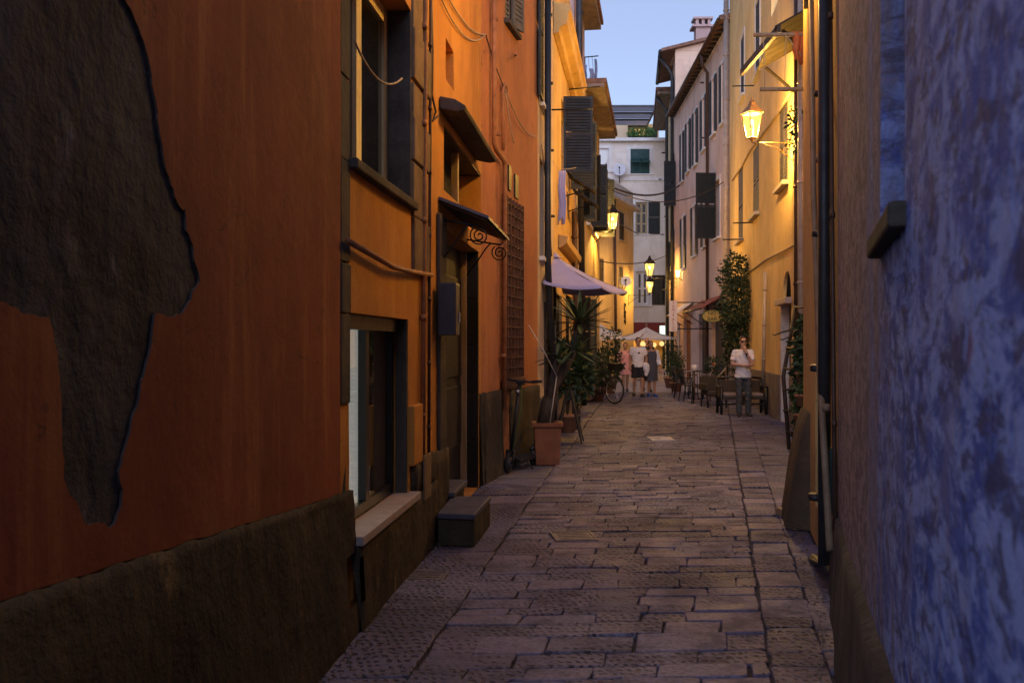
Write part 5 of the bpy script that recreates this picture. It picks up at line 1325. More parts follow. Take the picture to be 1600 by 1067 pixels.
shrub('potted_shrub', 'loose leafy shrub against the pale yellow wall beyond the bicycle', (P(952, 0, 32).x, 32, 0), [((P(951, 0, 32).x, 32, 1.0), .5, .4, .55), ((P(956, 0, 32).x, 32, 1.7), .3, .3, .4)], 800, .11, 'leaf_dark', 9, .25)
shrub('potted_plant', 'drooping dark plant under the lilac parasol behind the yucca', (1.0, 18.0, 0), [((1.05, 18.0, 1.3), .3, .3, .35), ((1.15, 17.8, .95), .3, .3, .3)], 500, .16, 'leaf_dark', 14, .2)
# ------------------------------------------------------------------ climbing and hanging plants on the right
iv = thing('climbing_plant', 'tall dark climber on the yellow wall behind the standing man', 'plant', tuple(WR3.pt(WR3.u(1170), .2, 0)))
um = WR3.u(1168); zc = lambda y: WR3.z(1168, y)
bl = [(WR3.pt(um+.1, .32, zc(430)), .40, .95, .60), (WR3.pt(um-.2, .32, zc(475)), .40, 1.0, .65), (WR3.pt(um+.5, .3, zc(500)), .34, .85, .60), (WR3.pt(um, .3, zc(530)), .30, .8, .5), (WR3.pt(um+.7, .3, zc(545)), .30, .6, .7)]
leaf_cloud([(tuple(b[0]), b[1], b[2], b[3]) for b in bl], 5200, .10, 'leaf_dark', 'foliage', iv, 21)
mb = MB()
for k in range(4): mb.tube([WR3.pt(um+.3*k-.4, .12, 0), WR3.pt(um+.25*k-.35, .2, 1.2), WR3.pt(um+.3*k-.5, .2, 2.6)], [.04, .03, .015], 6)
mb.build('stem', 'bark', iv)
hp = thing('hanging_plant', 'hanging pot plant on the yellow wall right of the big lantern', 'plant', tuple(P(1250, 175, 17.6)))
c = P(1252, 195, 17.6)
leaf_cloud([(tuple(c+Vector((0, 0, .05))), .24, .22, .24), (tuple(c-Vector((.05, 0, .3))), .16, .16, .24), (tuple(c+Vector((-.08, 0, .22))), .14, .14, .18)], 520, .075, 'leaf_dark', 'foliage', hp, 5)
MB().loft([(c.x+.08, c.y, c.z-.08, .07, .07), (c.x+.08, c.y, c.z+.08, .10, .10)], 12).build('pot', 'clay_pot', hp); MB().tube([c+Vector((.08, 0, .08)), c+Vector((.1, 0, .5)), c+Vector((.45, .1, .5))], .008, 4).build('hook', 'iron', hp)
# leaning trellis with plants on the right
tr = thing('leaning_trellis', 'tall dark plant-hung trellis leaning at the right by the pale doorway', 'trellis', tuple(G(1233, 700)))
A = G(1233, 702); A2 = A+Vector((.50, -.9, 0)); T1 = P(1243, 478, 15.6); T2 = P(1262, 478, 14.8)
rail = lambda a, b, r_=.028, nm='rail', mt='wood_dark': MB().tube([a, a.lerp(b, .5)+Vector((-.14 if nm == 'post' else 0, 0, 0)), b], r_, 6).build(nm, mt, tr)
rail(A, T1, .032, 'post'); rail(A2, T2, .032, 'post')
for k in range(7):
    t = .12+k*.145; off = Vector((-.14*4*t*(1-t)*1.0, 0, 0)); rail(A.lerp(T1, t)+off, A2.lerp(T2, t)+off, .018, 'rail')
mid = (A+A2+T1+T2)/4
leaf_cloud([(tuple(mid+Vector((0, 0, -.25))), .17, .45, .6), (tuple(mid+Vector((.02, 0, .45))), .16, .40, .55), (tuple(mid+Vector((0, .1, -.75))), .12, .32, .45)], 2600, .12, 'leaf_dark', 'foliage', tr, 31)
mb = MB()
for (x, y) in ((1210, 525), (1222, 532)): mb.tube([P(1238, 515, 15.3), P(x+12, y-6, 15.3), P(x, y-1, 15.2), P(x-4, y-3, 15.2)], [.018, .014, .01, .005], 5)
mb.build('branch', 'bark', tr)
for i, (x, y, Y) in enumerate(((1247, 590, 14.9), (1246, 625, 14.7), (1245, 655, 14.6))):
    c = P(x, y, Y); c.x += .05; pt_ = thing('flower_pot', ('highest', 'middle', 'lowest')[i]+' of the three clay pots on the trellis', 'pot', tuple(c), group='clay pots on the trellis')
    MB().loft([(c.x, c.y, c.z-.09, .06, .06), (c.x, c.y, c.z+.05, .09, .09), (c.x, c.y, c.z+.05, .10, .10), (c.x, c.y, c.z+.085, .10, .10)], 14).build('pot', 'clay_pot', pt_)
    MB().tube([c+Vector((0, .09, .03)), c+Vector((0, .16, .05)), c+Vector((.02, .28, .05))], .006, 4).build('hook', 'iron', pt_)
    leaf_cloud([(tuple(c+Vector((0, 0, .16))), .11, .11, .1)], 40, .07, 'leaf_mid' if i else 'leaf_dark', 'foliage', pt_, 40+i)
# wooden block and slab by the corner foot
wb = thing('wood_block', 'short wooden block lying on the paving by the ochre corner', 'block', tuple(G(1253, 808)))
f = Frame(G(1236, 812), (Vector((1, .28, 0))).normalized(), Vector((-.28, 1, 0)).normalized()); MB().box(f, 0, .22, 0, .28, .003, .07).build('block', 'wood_pale', wb, bevel=.006)
wp = thing('stone_wedge', 'pale stone wedge on the ground against the dark downpipe', 'stone', tuple(G(1297, 885)))
c = G(1298, 893); MB().prism([c+Vector(v) for v in ((-.04, -.06, .002), (.10, -.03, .002), (.11, .16, .002), (-.01, .14, .002))], [c+Vector(v) for v in ((.02, -.03, .05), (.09, -.01, .11), (.09, .12, .12), (.03, .10, .06))]).build('stone', 'warm_stone', wp, bevel=.012)

# ------------------------------------------------------------------ manhole covers
def cover(name, label, c, w, d, rz, mat, bars=True):
    r = thing(name, label, 'cover', (c.x, c.y, 0), rz, 'metal covers in the paving', local=True)
    MB().box(WORLD, -w, w, -d, -d+.02, -.01, .010).box(WORLD, -w, w, d-.02, d, -.01, .010).box(WORLD, -w, -w+.02, -d+.021, d-.021, -.01, .010).box(WORLD, w-.02, w, -d+.021, d-.021, -.01, .010).build('rim', mat, r)
    MB().box(WORLD, -w+.022, w-.022, -d+.022, d-.022, -.012, .0055).build('plate', mat if not bars else 'manhole', r)
    n = 5
    for i in range(n): y = -d+.05+(2*d-.1)*i/(n-1); MB().box(WORLD, -w+.05, w-.05, y-.012, y+.012, .006, .0095).build('ridge', mat, r)
cover('manhole_cover', 'small bright metal cover far along the middle of the lane', G(1033, 685.5), .19, .30, 0, 'manhole_bright', False)
cover('manhole_cover', 'square metal cover in the paving, left of the middle', G(896, 838), .175, .19, R(6), 'manhole')
cover('drain_grate', 'dark drain grate near the orange house plinth', G(660, 902), .16, .17, R(-6), 'manhole')

# ------------------------------------------------------------------ bar furniture on the right
def bench():
    r = thing('rattan_bench', 'dark rattan bench with cushion behind the standing man', 'bench', (G(1164, 648).x, G(1164, 648).y+.35, 0), R(-3), local=True); w, d = .50, .30
    for sx in (-1, 1):
        for sy in (-1, 1): MB().tube([(sx*w, sy*d, 0), (sx*w, sy*d, .62 if sy < 0 else .80)], .032, 8).build('leg', 'black_frame', r)
        MB().box(WORLD, sx*w-.035, sx*w+.035, -d-.03, d+.03, .60, .645).build('armrest', 'black_frame', r, bevel=.01)
        MB().box(WORLD, sx*w-.012, sx*w+.012, -d+.04, d-.04, .38, .595).build('side_panel', 'rattan', r)
    MB().box(WORLD, -w+.03, w-.03, -d, d, .34, .40).build('seat', 'rattan', r, bevel=.01)
    MB().box(WORLD, -w+.05, w-.05, -d+.01, d-.06, .402, .48).build('cushion', 'cushion', r, bevel=.03)
    MB().box(WORLD, -w+.03, w-.03, d-.03, d+.02, .42, .76).build('backrest', 'rattan', r, bevel=.012)
    MB().tube([(-w, d, .80), (-w*.4, d+.01, .84), (w*.4, d+.01, .84), (w, d, .80)], .026, 8).build('top_rail', 'black_frame', r)
    MB().box(WORLD, -w+.03, w-.03, -d-.005, -d+.02, .22, .26).build('stretcher', 'black_frame', r)
bench()
def cafe_chair(loc, rz, label):
    r = thing('cafe_chair', label, 'chair', loc, rz, 'cafe chairs by the bar', local=True)
    for sx in (-1, 1):
        MB().tube([(sx*.19, -.19, 0), (sx*.18, -.17, .44)], .016, 6).build('leg', 'black_frame', r); MB().tube([(sx*.2, .24, 0), (sx*.18, .17, .44), (sx*.17, .24, .86)], .016, 6).build('leg', 'black_frame', r)
    MB().box(WORLD, -.20, .20, -.20, .19, .44, .475).build('seat', 'rattan', r, bevel=.012)
    MB().tube([(-.17, .24, .86), (-.08, .27, .89), (.08, .27, .89), (.17, .24, .86)], .018, 6).build('top_rail', 'black_frame', r)
    for i in range(5): MB().tube([(-.12+.06*i, .185, .48), (-.12+.06*i, .255, .87)], .009, 5).build('back_slat', 'black_frame', r)
def cafe_table(loc, label):
    r = thing('cafe_table', label, 'table', loc, 0, 'small tables by the bar', local=True)
    MB().loft([(0, 0, .72, .33, .33), (0, 0, .745, .34, .34)], 24).build('tabletop', 'cushion', r); MB().tube([(0, 0, .03), (0, 0, .72)], .025, 8).build('column', 'black_frame', r)
    for k in range(3): MB().tube([(0, 0, .10), (.24*math.cos(k*2.09), .24*math.sin(k*2.09), .015)], .016, 6).build('foot', 'black_frame', r)
t1 = G(1101, 627); cafe_table((t1.x, t1.y+.3, 0), 'round cafe table in front of the bar behind the rope'); cafe_table((P(1080, 0, 31).x, 31.2, 0), 'farther cafe table beside the orange door')
for (x, y, rz, lb) in ((1066, 622, R(80), 'leftmost dark cafe chair, at the edge of the lane'), (1077, 627, R(100), 'dark cafe chair turned to the round table behind the rope post'), (1113, 622, R(-70), 'dark cafe chair to the right of the round table'), (1070, 612, R(60), 'dark cafe chair farthest from the viewer by the orange door'), (1094, 631, R(165), 'dark cafe chair with its back to the lane, before the round table'), (1064, 617, R(95), 'dark cafe chair tucked behind the leftmost one')):
    g_ = G(x, y); cafe_chair((g_.x, g_.y, 0), rz, lb)
ac = thing('low_armchair', 'low dark armchair left of the rattan bench', 'armchair', (G(1119, 637).x, G(1119, 637).y+.3, 0), R(10), local=True)
MB().box(WORLD, -.26, .26, -.26, .26, .30, .42).build('seat', 'rattan', ac, bevel=.03); MB().box(WORLD, -.27, .27, .2, .28, .42, .78).build('backrest', 'rattan', ac, bevel=.02)
for sx in (-1, 1):
    MB().box(WORLD, sx*.27-.035, sx*.27+.035, -.26, .26, .425, .60).build('armrest', 'rattan', ac, bevel=.015)
    for sy in (-1, 1): MB().tube([(sx*.24, sy*.23, 0), (sx*.24, sy*.23, .3)], .022, 6).build('leg', 'black_frame', ac)
rp = G(1085, 628)
def post(c, h, label, ball):
    r = thing('rope_post', label, 'post', tuple(c), group='rope posts before the bar'); MB().tube([c+Vector((0, 0, .05)), c+Vector((0, 0, h))], .024, 8).build('post', 'wood_brown', r)
    MB().box(Frame(c, (1, 0, 0), (0, 1, 0)), -.17, .17, -.15, .15, .002, .05).build('base', 'pipe_pale', r, bevel=.008)
    if ball: MB().loft([(c.x, c.y, h-.02, .03, .03), (c.x, c.y, h+.05, .08, .08), (c.x, c.y, h+.14, .09, .09), (c.x, c.y, h+.16, .05, .05)], 12).build('lamp_shade', 'white_cloth', r)
post(rp, .86, 'wooden rope post with white lamp shade at the lane edge', True)
rq_ = P(1134, 575, 26.2); post(Vector((rq_.x, rq_.y, 0)), rq_.z, 'wooden rope post beside the grey downpipe', False)
ro = MB().tube(catenary(rp+Vector((0, 0, .86)), rq_, .28, 14), .018, 6).build('barrier_rope', 'rope', None, loc=tuple(rp)); tag(ro, 'pale thick rope sagging between the two rope posts', 'rope')
for i, (x, y, w, h, lb) in enumerate(((1056, 606, .28, .9, 'dense dark shrub below the white hanging sign'), (1048, 600, .35, 1.3, 'tall leafy shrub left of the white sign pole'), (1124, 612, .22, .5, 'potted plant in the doorway of the bar'))):
    g_ = G(x, y+6); shrub('potted_shrub', lb, (g_.x, g_.y, 0), [((g_.x, g_.y, .35+h*.45), w, w, h*.5), ((g_.x+.1, g_.y+.1, .35+h*.75), w*.8, w*.8, h*.4)], 700, .085, 'leaf_dark', 50+i, w*.7, 'pot plants by the bar')
oc = thing('orange_fruit_plant', 'small citrus tree with an orange by the bar door', 'plant', tuple(G(1116, 619)))
c = G(1116, 619); leaf_cloud([(tuple(c+Vector((0, 0, .95))), .26, .26, .26)], 300, .09, 'leaf_dark', 'foliage', oc, 77); MB().tube([c, c+Vector((0, 0, .8))], .02, 6).build('trunk', 'bark', oc); MB().sphere(c+Vector((-.06, -.22, .98)), .045).build('fruit', 'orange_cloth', oc)
MB().loft([(c.x, c.y, .002, .12, .12), (c.x, c.y, .26, .17, .17)], 14).build('pot', 'clay_pot', oc)

# ------------------------------------------------------------------ signs
def text(body, size, frame, mat, root, name='lettering', vertical=False):
    cu = bpy.data.curves.new(name, 'FONT'); cu.body = body; cu.size = size; cu.align_x = 'CENTER'; cu.align_y = 'CENTER'; cu.extrude = .002; cu.materials.append(M[mat])
    if vertical: cu.space_line = .84
    o = bpy.data.objects.new(name, cu); COL.objects.link(o); bpy.context.view_layer.update()
    me = bpy.data.meshes.new_from_object(o.evaluated_get(bpy.context.evaluated_depsgraph_get())); bpy.data.objects.remove(o); me.name = name
    o = bpy.data.objects.new(name, me); COL.objects.link(o); o.parent = root
    m = Matrix((frame.ex, frame.ez, frame.ex.cross(frame.ez))).transposed().to_4x4(); m.translation = frame.o-world_loc(root); o.matrix_basis = m
    return o
ys = 36.0; a, b = P(1045.5, 518, ys), P(1058, 470, ys)
sg = thing('hanging_sign', 'white vertical sign with red letters hanging from the pink house', 'sign', tuple((a+b)/2))
MB().box(WORLD, a.x, b.x, ys-.04, ys+.04, a.z, b.z).build('board', 'sign_white', sg, bevel=.01)
text('T\nA\nN\nI\nT\nA\nL\nI\nO', (b.z-a.z)/9*1.12, Frame(((a.x+b.x)/2, ys-.044, (a.z+b.z)/2), (1, 0, 0), (0, 1, 0)), 'sign_red', sg, vertical=True)
MB().tube([(b.x, ys, b.z-.06), (WR4.pt(WR4.u(1130), 0, 0).x, ys, b.z-.06)], .02, 5).tube([(b.x, ys, a.z+.1), (WR4.pt(WR4.u(1130), 0, 0).x, ys, a.z+.1)], .02, 5).build('sign_bracket', 'iron', sg)
sp = thing('sign_pole', 'pale slim pole under the white hanging sign', 'pole', tuple(G(1060, 606))); MB().tube([P(1060, 606, 36.1), P(1060, 515, 36.1)], .05, 8).build('pole', 'pipe_pale', sp); MB().tube([(P(1060, 0, 36.1).x, 36.1, 0), P(1060, 606, 36.1)], .055, 8).build('pole_foot', 'pipe_pale', sp)
yb = 30.5; c = P(1113.5, 494, yb); rx, rz_ = 16.5/F*yb, 9.2/F*yb
bs = thing('bar_sign', 'oval yellow bar sign hanging over the bar entrance', 'sign', tuple(c))
el = lambda s, y: [Vector((c.x+rx*s*math.cos(k*math.pi/16), y, c.z+rz_*s*math.sin(k*math.pi/16))) for k in range(32)]
MB().prism(el(1, yb+.03), el(1, yb-.03)).build('board', 'sign_yellow', bs); MB().tube(el(1.0, yb-.03), .012, 5, True).build('rim', 'leaf_mid', bs)
text('NO\nBAR', rz_*.92, Frame((c.x-.02, yb-.034, c.z), (1, 0, 0), (0, 1, 0)), 'ink_dark', bs)
MB().tube([c+Vector((0, 0, rz_)), c+Vector((0, 0, rz_+.12)), Vector((7.15, yb, c.z+rz_+.12))], .012, 5).build('sign_bracket', 'iron', bs)
lsn = thing('lit_sign', 'small glowing greenish sign at the far shop', 'sign', tuple(P(1035, 520, 50))); MB().box(Frame(P(1035, 519, 50), (1, 0, 0), (0, 1, 0)), -.13, .13, -.05, .05, -.32, .32).build('panel', 'lit_sign', lsn, bevel=.02); MB().tube([P(1038, 519, 50.1), Vector((7.95, 50.1, P(0, 519, 50.1).z))], .02, 5).build('bracket', 'iron', lsn)
ws = thing('wall_lamp', 'small lit wall lamp on the pink house above the white sign', 'lamp', tuple(WR4.at(1058, 428, .12))); c = WR4.at(1059, 428, .2)
MB().loft([(c.x, c.y, c.z-.14, .05, .05), (c.x, c.y, c.z+.14, .09, .09)], 8).build('glass', 'bulb', ws); MB().tube([c-Vector((0, 0, .14)), c-Vector((-.2, 0, .3))], .015, 5).build('bracket', 'iron', ws)
# overhead cables across the lane
cb_ = MB().tube(catenary(P(921, 274, 29), P(1062, 290, 42), .5, 16), .035, 5).build('overhead_cable', 'cable_dark', None, loc=tuple(P(921, 274, 29))); tag(cb_, 'thick upper cable bundle slung across the lane', 'cable')
cb_ = MB().tube(catenary(P(921, 278, 29), P(1133, 283, 33), .7, 16), .016, 5).build('overhead_cable', 'cable_dark', None, loc=tuple(P(921, 278, 29))); tag(cb_, 'thin lower cable slung across the lane to the pale downpipe', 'cable')
cb_ = MB().tube(catenary(P(922, 405, 33), P(1040, 400, 46.5), .25, 16), .02, 5).build('overhead_cable', 'cable_dark', None, loc=tuple(P(922, 405, 33))); tag(cb_, 'cable strung low across the lane above the small lanterns', 'cable')
# terrace hedge
for i, (a, b, lb) in enumerate(((982, 1026, 'clipped green hedge in the right terrace planter'), (930, 961, 'clipped green hedge in the left terrace planter'))):
    p0, p1 = P(a, 207, 61.9), P(b, 207, 61.9); r = thing('hedge', lb, 'hedge', tuple((p0+p1)/2), group='roof terrace hedges')
    leaf_cloud([((p0.x+(p1.x-p0.x)*t, 61.95, p0.z+.02), (p1.x-p0.x)/7, .3, .26) for t in (.1, .26, .42, .58, .74, .9)], 900, .13, 'leaf_hedge', 'foliage', r, 60+i)

# ------------------------------------------------------------------ grit and dry leaves gathered along the wall feet and in the gutter lines
gt = MB(); rg = random.Random(12)
for i in range(900):
    y = rg.uniform(4.2, 16); side = rg.random()
    x = XL(y)+.075+abs(rg.gauss(0, .05)) if side < .5 else (XR(y)-.09-abs(rg.gauss(0, .05)) if side < .8 else rg.uniform(XL(y)+.1, XR(y)-.1))
    s_ = rg.uniform(.004, .012) if side < .8 else rg.uniform(.003, .008); a = rg.uniform(0, 6.28); c = Vector((x, y, .004))
    e = Vector((math.cos(a), math.sin(a), 0)); g_ = Vector((-math.sin(a), math.cos(a), 0))
    gt.prism([c+e*s_+g_*s_*.3, c+g_*s_, c-e*s_, c-g_*s_*.8], [c+(e*s_+g_*s_*.3)*.6+Vector((0, 0, s_)), c+g_*s_*.6+Vector((0, 0, s_*.8)), c-e*s_*.5+Vector((0, 0, s_*.9)), c-g_*s_*.4+Vector((0, 0, s_*.6))])
tag(gt.build('grit', 'warm_stone'), 'loose grit gathered along the wall feet', 'grit', kind='stuff')
# ------------------------------------------------------------------ people: local space, facing -Y, feet at z = 0
def V(*a): return Vector(a)
def figure(label, loc, h, rz, J, skin='skin', hair='hair_dark', bald=False, voxel=.013, longhair=False):
    """J: joint overrides for a 1.75 m figure. The body is one remeshed surface."""
    j = dict(pel=V(0, 0, .96), chest=V(0, 0, 1.32), neck=V(0, 0, 1.47), head=V(0, -.015, 1.63),
             shL=V(.17, 0, 1.41), shR=V(-.17, 0, 1.41), elL=V(.23, .02, 1.13), elR=V(-.23, .02, 1.13), wrL=V(.25, -.05, .90), wrR=V(-.25, -.05, .90),
             hiL=V(.09, 0, .92), hiR=V(-.09, 0, .92), knL=V(.10, -.02, .50), knR=V(-.10, -.02, .50), anL=V(.10, .02, .085), anR=V(-.10, .02, .085))
    j.update(J); r = thing('person', label, 'person', loc, rz, local=True); s = h/1.75; r.scale = (s, s, s)
    b = MB()
    p, c = j['pel'], j['chest']
    b.loft([(p.x, p.y, p.z-.10, .14, .10), (p.x, p.y, p.z, .165, .115), (p.x*.6+c.x*.4, p.y*.6+c.y*.4, p.z+.16, .135, .095), (c.x, c.y, c.z-.06, .155, .105), (c.x, c.y, c.z+.05, .165, .10), (c.x, c.y, c.z+.13, .10, .07)], 16)
    n, hd = j['neck'], j['head']
    b.capsule(V(c.x, c.y, c.z+.10), V(hd.x, hd.y+.015, hd.z-.07), .056, .052)
    b.sphere(V(hd.x, hd.y+.012, hd.z+.025), .1, 14, 10, (.78, .95, 1.0)); b.sphere(V(hd.x, hd.y-.015, hd.z-.05), .075, 12, 8, (.80, .95, 1.0))
    b.capsule(V(hd.x, hd.y-.09, hd.z+.015), V(hd.x, hd.y-.108, hd.z-.02), .012, .016)
    for sx in (-1, 1): b.sphere(V(hd.x+sx*.08, hd.y+.01, hd.z-.005), .03, 8, 6, (.4, .7, 1.1))
    for S in 'LR':
        sg = 1 if S == 'L' else -1
        sh, el, wr = j['sh'+S], j['el'+S], j['wr'+S]
        b.capsule(V(c.x+sg*.08, c.y, c.z+.09), sh, .065, .06); b.capsule(sh, el, .052, .041); b.capsule(el, wr, .041, .027)
        d = (wr-el).normalized(); hand = j.get('ha'+S, wr+d*.075); hd_ = (hand-wr).normalized()
        b.capsule(wr, hand, .027, .036)
        side = hd_.cross(V(0, 1, 0)); side = side.normalized() if side.length > .1 else V(1, 0, 0); up = hd_.cross(side)
        curl = j.get('curl'+S, .35); cd = j.get('cdir'+S, up)
        for k in range(4):
            q0 = hand+side*(k-1.5)*.019; L = (.052, .060, .056, .044)[k]; q1 = q0+(hd_*(1-curl*.5)+cd*curl*.5).normalized()*L*.9; q2 = q1+(hd_*(1-curl)+cd*curl).normalized()*L*.8
            b.capsule(q0, q1, .0105, .0095); b.capsule(q1, q2, .0095, .008)
        q0 = wr+hd_*.03+side*sg*.025; q1 = q0+(hd_*.7+side*sg*.7).normalized()*.045; b.capsule(q0, q1, .013, .011); b.capsule(q1, q1+hd_*.03, .011, .009)
        hi, kn, an = j['hi'+S], j['kn'+S], j['an'+S]
        b.capsule(hi, kn, .085, .056); b.capsule(kn, kn.lerp(an, .35)+V(0, .018, 0), .054, .054); b.capsule(kn.lerp(an, .35)+V(0, .018, 0), an, .052, .036)
        toe = j.get('to'+S, V(an.x+sg*.02, an.y-.15, an.z-.05)); heel = an+V(0, .045, -.045)
        b.capsule(an, heel, .037, .034); b.capsule(heel, toe, .034, .03)
    body = remesh(b.build('body', skin, r), voxel, 5)
    if not bald:
        hm = MB(); hm.sphere(V(hd.x, hd.y+.022, hd.z+.042), .104, 16, 10, (.82, .96, .98))
        hm.v = [v if not (v.y < hd.y-.045 and v.z < hd.z+.075) else V(v.x, hd.y-.04, max(v.z, hd.z+.05)) for v in hm.v]
        if longhair: hm.capsule(V(hd.x, hd.y+.06, hd.z+.03), V(hd.x, hd.y+.07, hd.z-.13), .085, .07)
        hm.build('hair', hair, r)
    e = MB()
    for sx in (-1, 1): MB().sphere(V(hd.x+sx*.032, hd.y-.082, hd.z+.022), .011, 8, 6).build('eye', 'lens', r)
    MB().sphere(V(hd.x, hd.y-.084, hd.z-.062), .02, 8, 5, (1.1, .35, .3)).build('mouth', 'sign_red' if False else 'skin_tan', r)
    return r, j
def folds(o, amp=.008):
    """soft cloth folds: slanting creases pushed along the normals"""
    for v in o.data.vertices:
        c = v.co; k = math.sin((c.z*1.0+c.x*.9)*46+3*mnoise.noise(c*5))*.5+mnoise.noise(Vector((c.x*9, c.y*9, c.z*16)))
        v.co = c+v.normal*amp*k
    return o
def shirt(r, j, mat, hem=.88, sleeve=.62, loose=1.12, name='shirt', voxel=.014, length=1.):
    b = MB(); p, c = j['pel'], j['chest']
    b.loft([(p.x, p.y, hem, .172*loose, .125*loose), (p.x*.7+c.x*.3, p.y*.7+c.y*.3, hem+.16, .150*loose, .115*loose), (c.x, c.y, c.z-.08, .160*loose, .112*loose), (c.x, c.y, c.z+.05, .172*loose, .108*loose), (c.x, c.y, c.z+.12, .115*loose, .08*loose), (c.x, c.y-.01, c.z+.15, .062, .06)], 18)
    for S in 'LR':
        sg = 1 if S == 'L' else -1; sh, el = j['sh'+S], j['el'+S]
        b.capsule(V(c.x+sg*.07, c.y, c.z+.085), sh, .072, .07); e = sh.lerp(el, min(sleeve, 1.)); b.tube([sh, e], [.066*loose, .064*loose], 12)
        if sleeve > 1: b.tube([el, el.lerp(j['wr'+S], sleeve-1)], [.06*loose, .055*loose], 12); b.sphere(el, .06*loose)
    return folds(remesh(b.build(name, mat, r), voxel, 3))
def trousers(r, j, mat, to=1.0, loose=1.0, name='trousers', voxel=.014):
    b = MB(); p = j['pel']
    b.loft([(p.x, p.y, p.z-.14, .15, .115), (p.x, p.y, p.z-.02, .175, .125), (p.x, p.y, p.z+.06, .16, .118)], 18)
    for S in 'LR':
        hi, kn, an = j['hi'+S], j['kn'+S], j['an'+S]
        if to <= .5: b.tube([hi, hi.lerp(kn, to*2)], [.098*loose, .092*loose], 14); b.sphere(hi, .098*loose)
        else: b.sphere(hi, .096*loose); b.tube([hi, kn, kn.lerp(an, .5)+V(0, .01, 0), an+V(0, 0, -.01)], [.096*loose, .075*loose, .07*loose, .062*loose], 14)
    return folds(remesh(b.build(name, mat, r), voxel, 3))
def shoes(r, j, mat, sole='sole_white'):
    for S in 'LR':
        sg = 1 if S == 'L' else -1; an = j['an'+S]; toe = j.get('to'+S, V(an.x+sg*.02, an.y-.15, an.z-.05)); heel = an+V(0, .045, -.045)
        b = MB(); b.capsule(an+V(0, 0, -.01), heel, .046, .044); b.capsule(heel, toe, .044, .042); o = remesh(b.build('shoe', mat, r), .012, 2)
        low = min(heel.z, toe.z); MB().loft([((heel.x+toe.x)/2, (heel.y+toe.y)/2, low-.040, .045, .135), ((heel.x+toe.x)/2, (heel.y+toe.y)/2, low-.022, .047, .14)], 14).build('sole', sole, o)
def dress(r, j, mat, hem, flare, arms=.5, loose=1.08, name='dress'):
    b = MB(); p, c = j['pel'], j['chest']; rings = []
    n = 30; L = [(hem, flare, flare*.8), (hem+.18, flare*.92, flare*.72), (p.z, .18*loose, .135*loose), (p.z+.17, .145*loose, .11*loose), (c.z-.05, .158*loose, .115*loose), (c.z+.06, .155*loose, .105*loose), (c.z+.11, .10*loose, .075*loose)]
    vs, fs = [], []
    for k, (z, rx, ry) in enumerate(L):
        f = p.lerp(c, max(0, min(1, (z-p.z)/(c.z-p.z))))
        for i in range(n):
            a = 6.2832*i/n; w = 1+(.07*math.sin(a*7)*(1 if k == 0 else .6 if k == 1 else 0)); vs.append(V(f.x+rx*w*math.cos(a), f.y+ry*w*math.sin(a), z))
    for k in range(len(L)-1):
        for i in range(n): fs.append((k*n+i, k*n+(i+1) % n, (k+1)*n+(i+1) % n, (k+1)*n+i))
    b.mesh(vs, fs, True)
    for S in 'LR':
        sg = 1 if S == 'L' else -1; sh, el = j['sh'+S], j['el'+S]
        if arms: b.capsule(V(c.x+sg*.06, c.y, c.z+.08), sh, .068, .066); b.tube([sh, sh.lerp(el, arms)], [.066, .08], 12)
        else: b.tube([V(c.x+sg*.09, c.y-.1, c.z+.05), V(c.x+sg*.1, c.y-.02, c.z+.155), V(c.x+sg*.09, c.y+.09, c.z+.05)], .014, 6)
    return b.build(name, mat, r)
# the man standing by the bench, one arm across, the other hand at his mouth
gm_ = G(1161, 652)
r, j = figure('man in white T-shirt and sunglasses standing with hand at his mouth', tuple(gm_), 1.75, R(0), dict(
    elR=V(-.25, -.06, 1.16), wrR=V(-.03, -.20, 1.13), haR=V(.07, -.21, 1.14), curlR=.5, cdirR=V(0, .6, -.4),
    elL=V(.17, -.16, 1.15), wrL=V(.03, -.19, 1.41), haL=V(.005, -.165, 1.50), curlL=.8, cdirL=V(0, .9, .1),
    hiL=V(.085, 0, .92), hiR=V(-.085, 0, .92), knL=V(.11, -.02, .5), anL=V(.12, .02, .085), knR=V(-.09, -.02, .5), anR=V(-.08, .02, .085)), voxel=.010)
shirt(r, j, 'tee_white', .86, .72, 1.10, 't_shirt'); trousers(r, j, 'trousers_grey', 1.0, 1.0); shoes(r, j, 'shoe_dark')
hd = j['head']
for sx in (-1, 1): MB().sphere(V(hd.x+sx*.036, hd.y-.092, hd.z+.022), .03, 12, 8, (1, .3, .72)).build('sunglasses_lens', 'lens', r)
MB().tube([V(hd.x-.085, hd.y, hd.z+.03), V(hd.x-.07, hd.y-.08, hd.z+.03), V(hd.x, hd.y-.105, hd.z+.03), V(hd.x+.07, hd.y-.08, hd.z+.03), V(hd.x+.085, hd.y, hd.z+.03)], .005, 5).build('sunglasses_frame', 'lens', r)
MB().tube([V(.062, -.165, 1.335), V(.03, -.185, 1.40)], .036, 10).build('wristwatch', 'black_plastic', r)
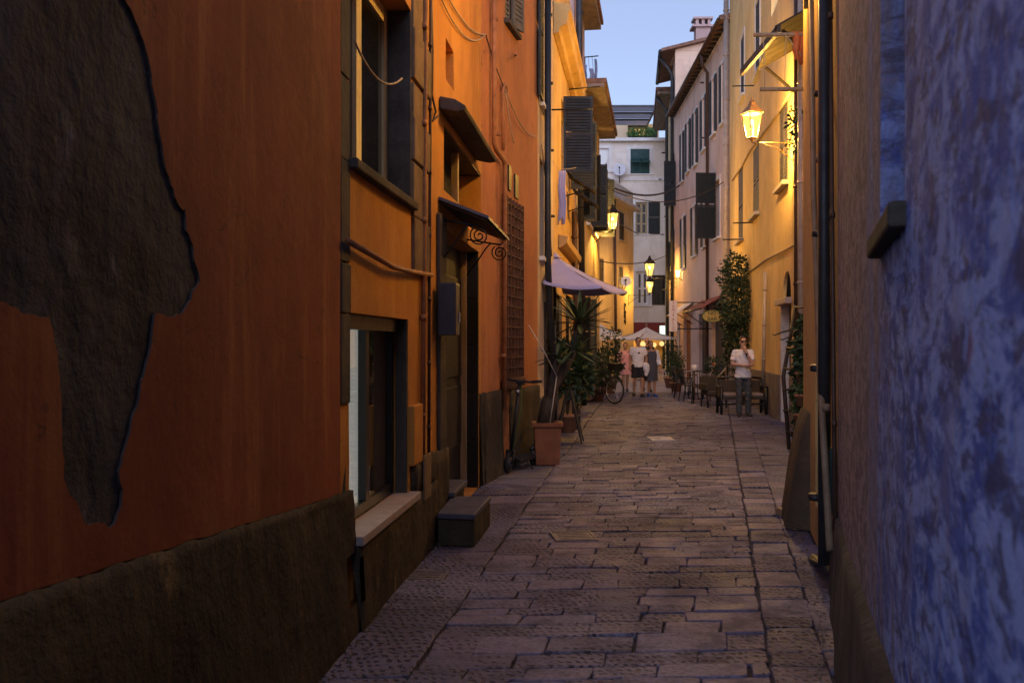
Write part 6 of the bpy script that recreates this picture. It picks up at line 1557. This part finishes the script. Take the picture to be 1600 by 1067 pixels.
# man in white T-shirt and black shorts, walking
r, j = figure('man in white T-shirt and black shorts walking in the middle of the group', tuple(G(997, 620)), 1.78, R(4), dict(
    knL=V(.10, -.09, .51), anL=V(.10, -.10, .085), knR=V(-.10, .0, .5), anR=V(-.10, .14, .11), elL=V(.25, -.02, 1.12), wrL=V(.20, -.10, .90), elR=V(-.24, .05, 1.13), wrR=V(-.25, -.02, .90)), 'skin_tan')
shirt(r, j, 'tee_white', .88, .6, 1.14, 't_shirt'); trousers(r, j, 'shorts_black', .42, 1.15, 'shorts'); shoes(r, j, 'shoe_dark', 'shoe_dark')
for sx in (-1, 1): MB().sphere(V(sx*.012, -.135, 1.30), .022, 8, 6, (1, .3, 1.2)).build('hung_sunglasses', 'lens', r)
jk = MB(); jk.loft([(.21, -.10, .62, .05, .04), (.23, -.11, .80, .10, .06), (.22, -.10, .95, .10, .06), (.20, -.08, 1.02, .05, .04)], 12); o = remesh(jk.build('jacket_over_arm', 'white_cloth', r), .014, 2)
# woman in pink dress with black bag
r, j = figure('woman in pink dress with black shoulder bag, leftmost of the walkers', tuple(G(977, 612)), 1.63, R(-6), dict(
    knL=V(.07, .0, .5), anL=V(.06, .10, .10), knR=V(-.07, -.08, .51), anR=V(-.06, -.08, .085), elR=V(-.27, .0, 1.16), wrR=V(-.24, -.12, .98)), 'skin_tan', 'hair_brown')
dress(r, j, 'dress_pink', .62, .23, .8, 1.12); shoes(r, j, 'shoe_dark', 'shoe_dark')
MB().loft([(-.16, -.19, .82, .10, .05), (-.16, -.19, .90, .13, .065), (-.16, -.19, 1.0, .11, .05)], 14).build('shoulder_bag', 'shirt_black', r); MB().tube([V(-.2, -.17, 1.0), V(-.05, -.14, 1.2), V(.12, -.08, 1.46)], .008, 5).build('bag_strap', 'shirt_black', r)
# woman in dark dress with white shirt over the shoulders
r, j = figure('woman in dark sleeveless dress with white shirt, rightmost of the walkers', tuple(G(1018, 619.5)), 1.68, R(10), dict(
    knL=V(.08, -.08, .51), anL=V(.08, -.08, .085), knR=V(-.07, .0, .5), anR=V(-.06, .12, .105), elL=V(.25, .0, 1.14), wrL=V(.24, -.10, .92), head=V(-.03, -.015, 1.63)), 'skin_tan', 'hair_brown', longhair=True)
dress(r, j, 'dress_dark', .50, .22, 0, 1.1); shoes(r, j, 'shoe_blue', 'shoe_blue')
b = MB(); b.capsule(V(.09, .03, 1.41), j['shL'], .066, .066); b.tube([j['shL'], j['elL'], j['elL'].lerp(j['wrL'], .7)], [.07, .065, .07], 12); b.loft([(.16, .06, .85, .07, .09), (.15, .05, 1.2, .07, .10), (.12, .04, 1.40, .05, .09)], 12); remesh(b.build('white_shirt', 'white_cloth', r), .014, 2)
MB().box(Frame(j['wrL']+V(.03, -.03, -.12), (1, 0, 0), (0, 1, 0)), -.08, .09, -.03, .03, -.06, .06).build('clutch_bag', 'rose', r, bevel=.015)
# bald man behind them
r, j = figure('bald man in dark shirt half hidden behind the walking couple', tuple(G(1011, 611.5)), 1.80, R(0), dict(knL=V(.09, -.08, .51), anL=V(.09, -.08, .085), anR=V(-.1, .12, .11)), 'skin_tan', bald=True)
shirt(r, j, 'shirt_black', .88, .6, 1.12); trousers(r, j, 'shorts_black', .45, 1.12, 'shorts'); shoes(r, j, 'shoe_dark', 'shoe_dark')
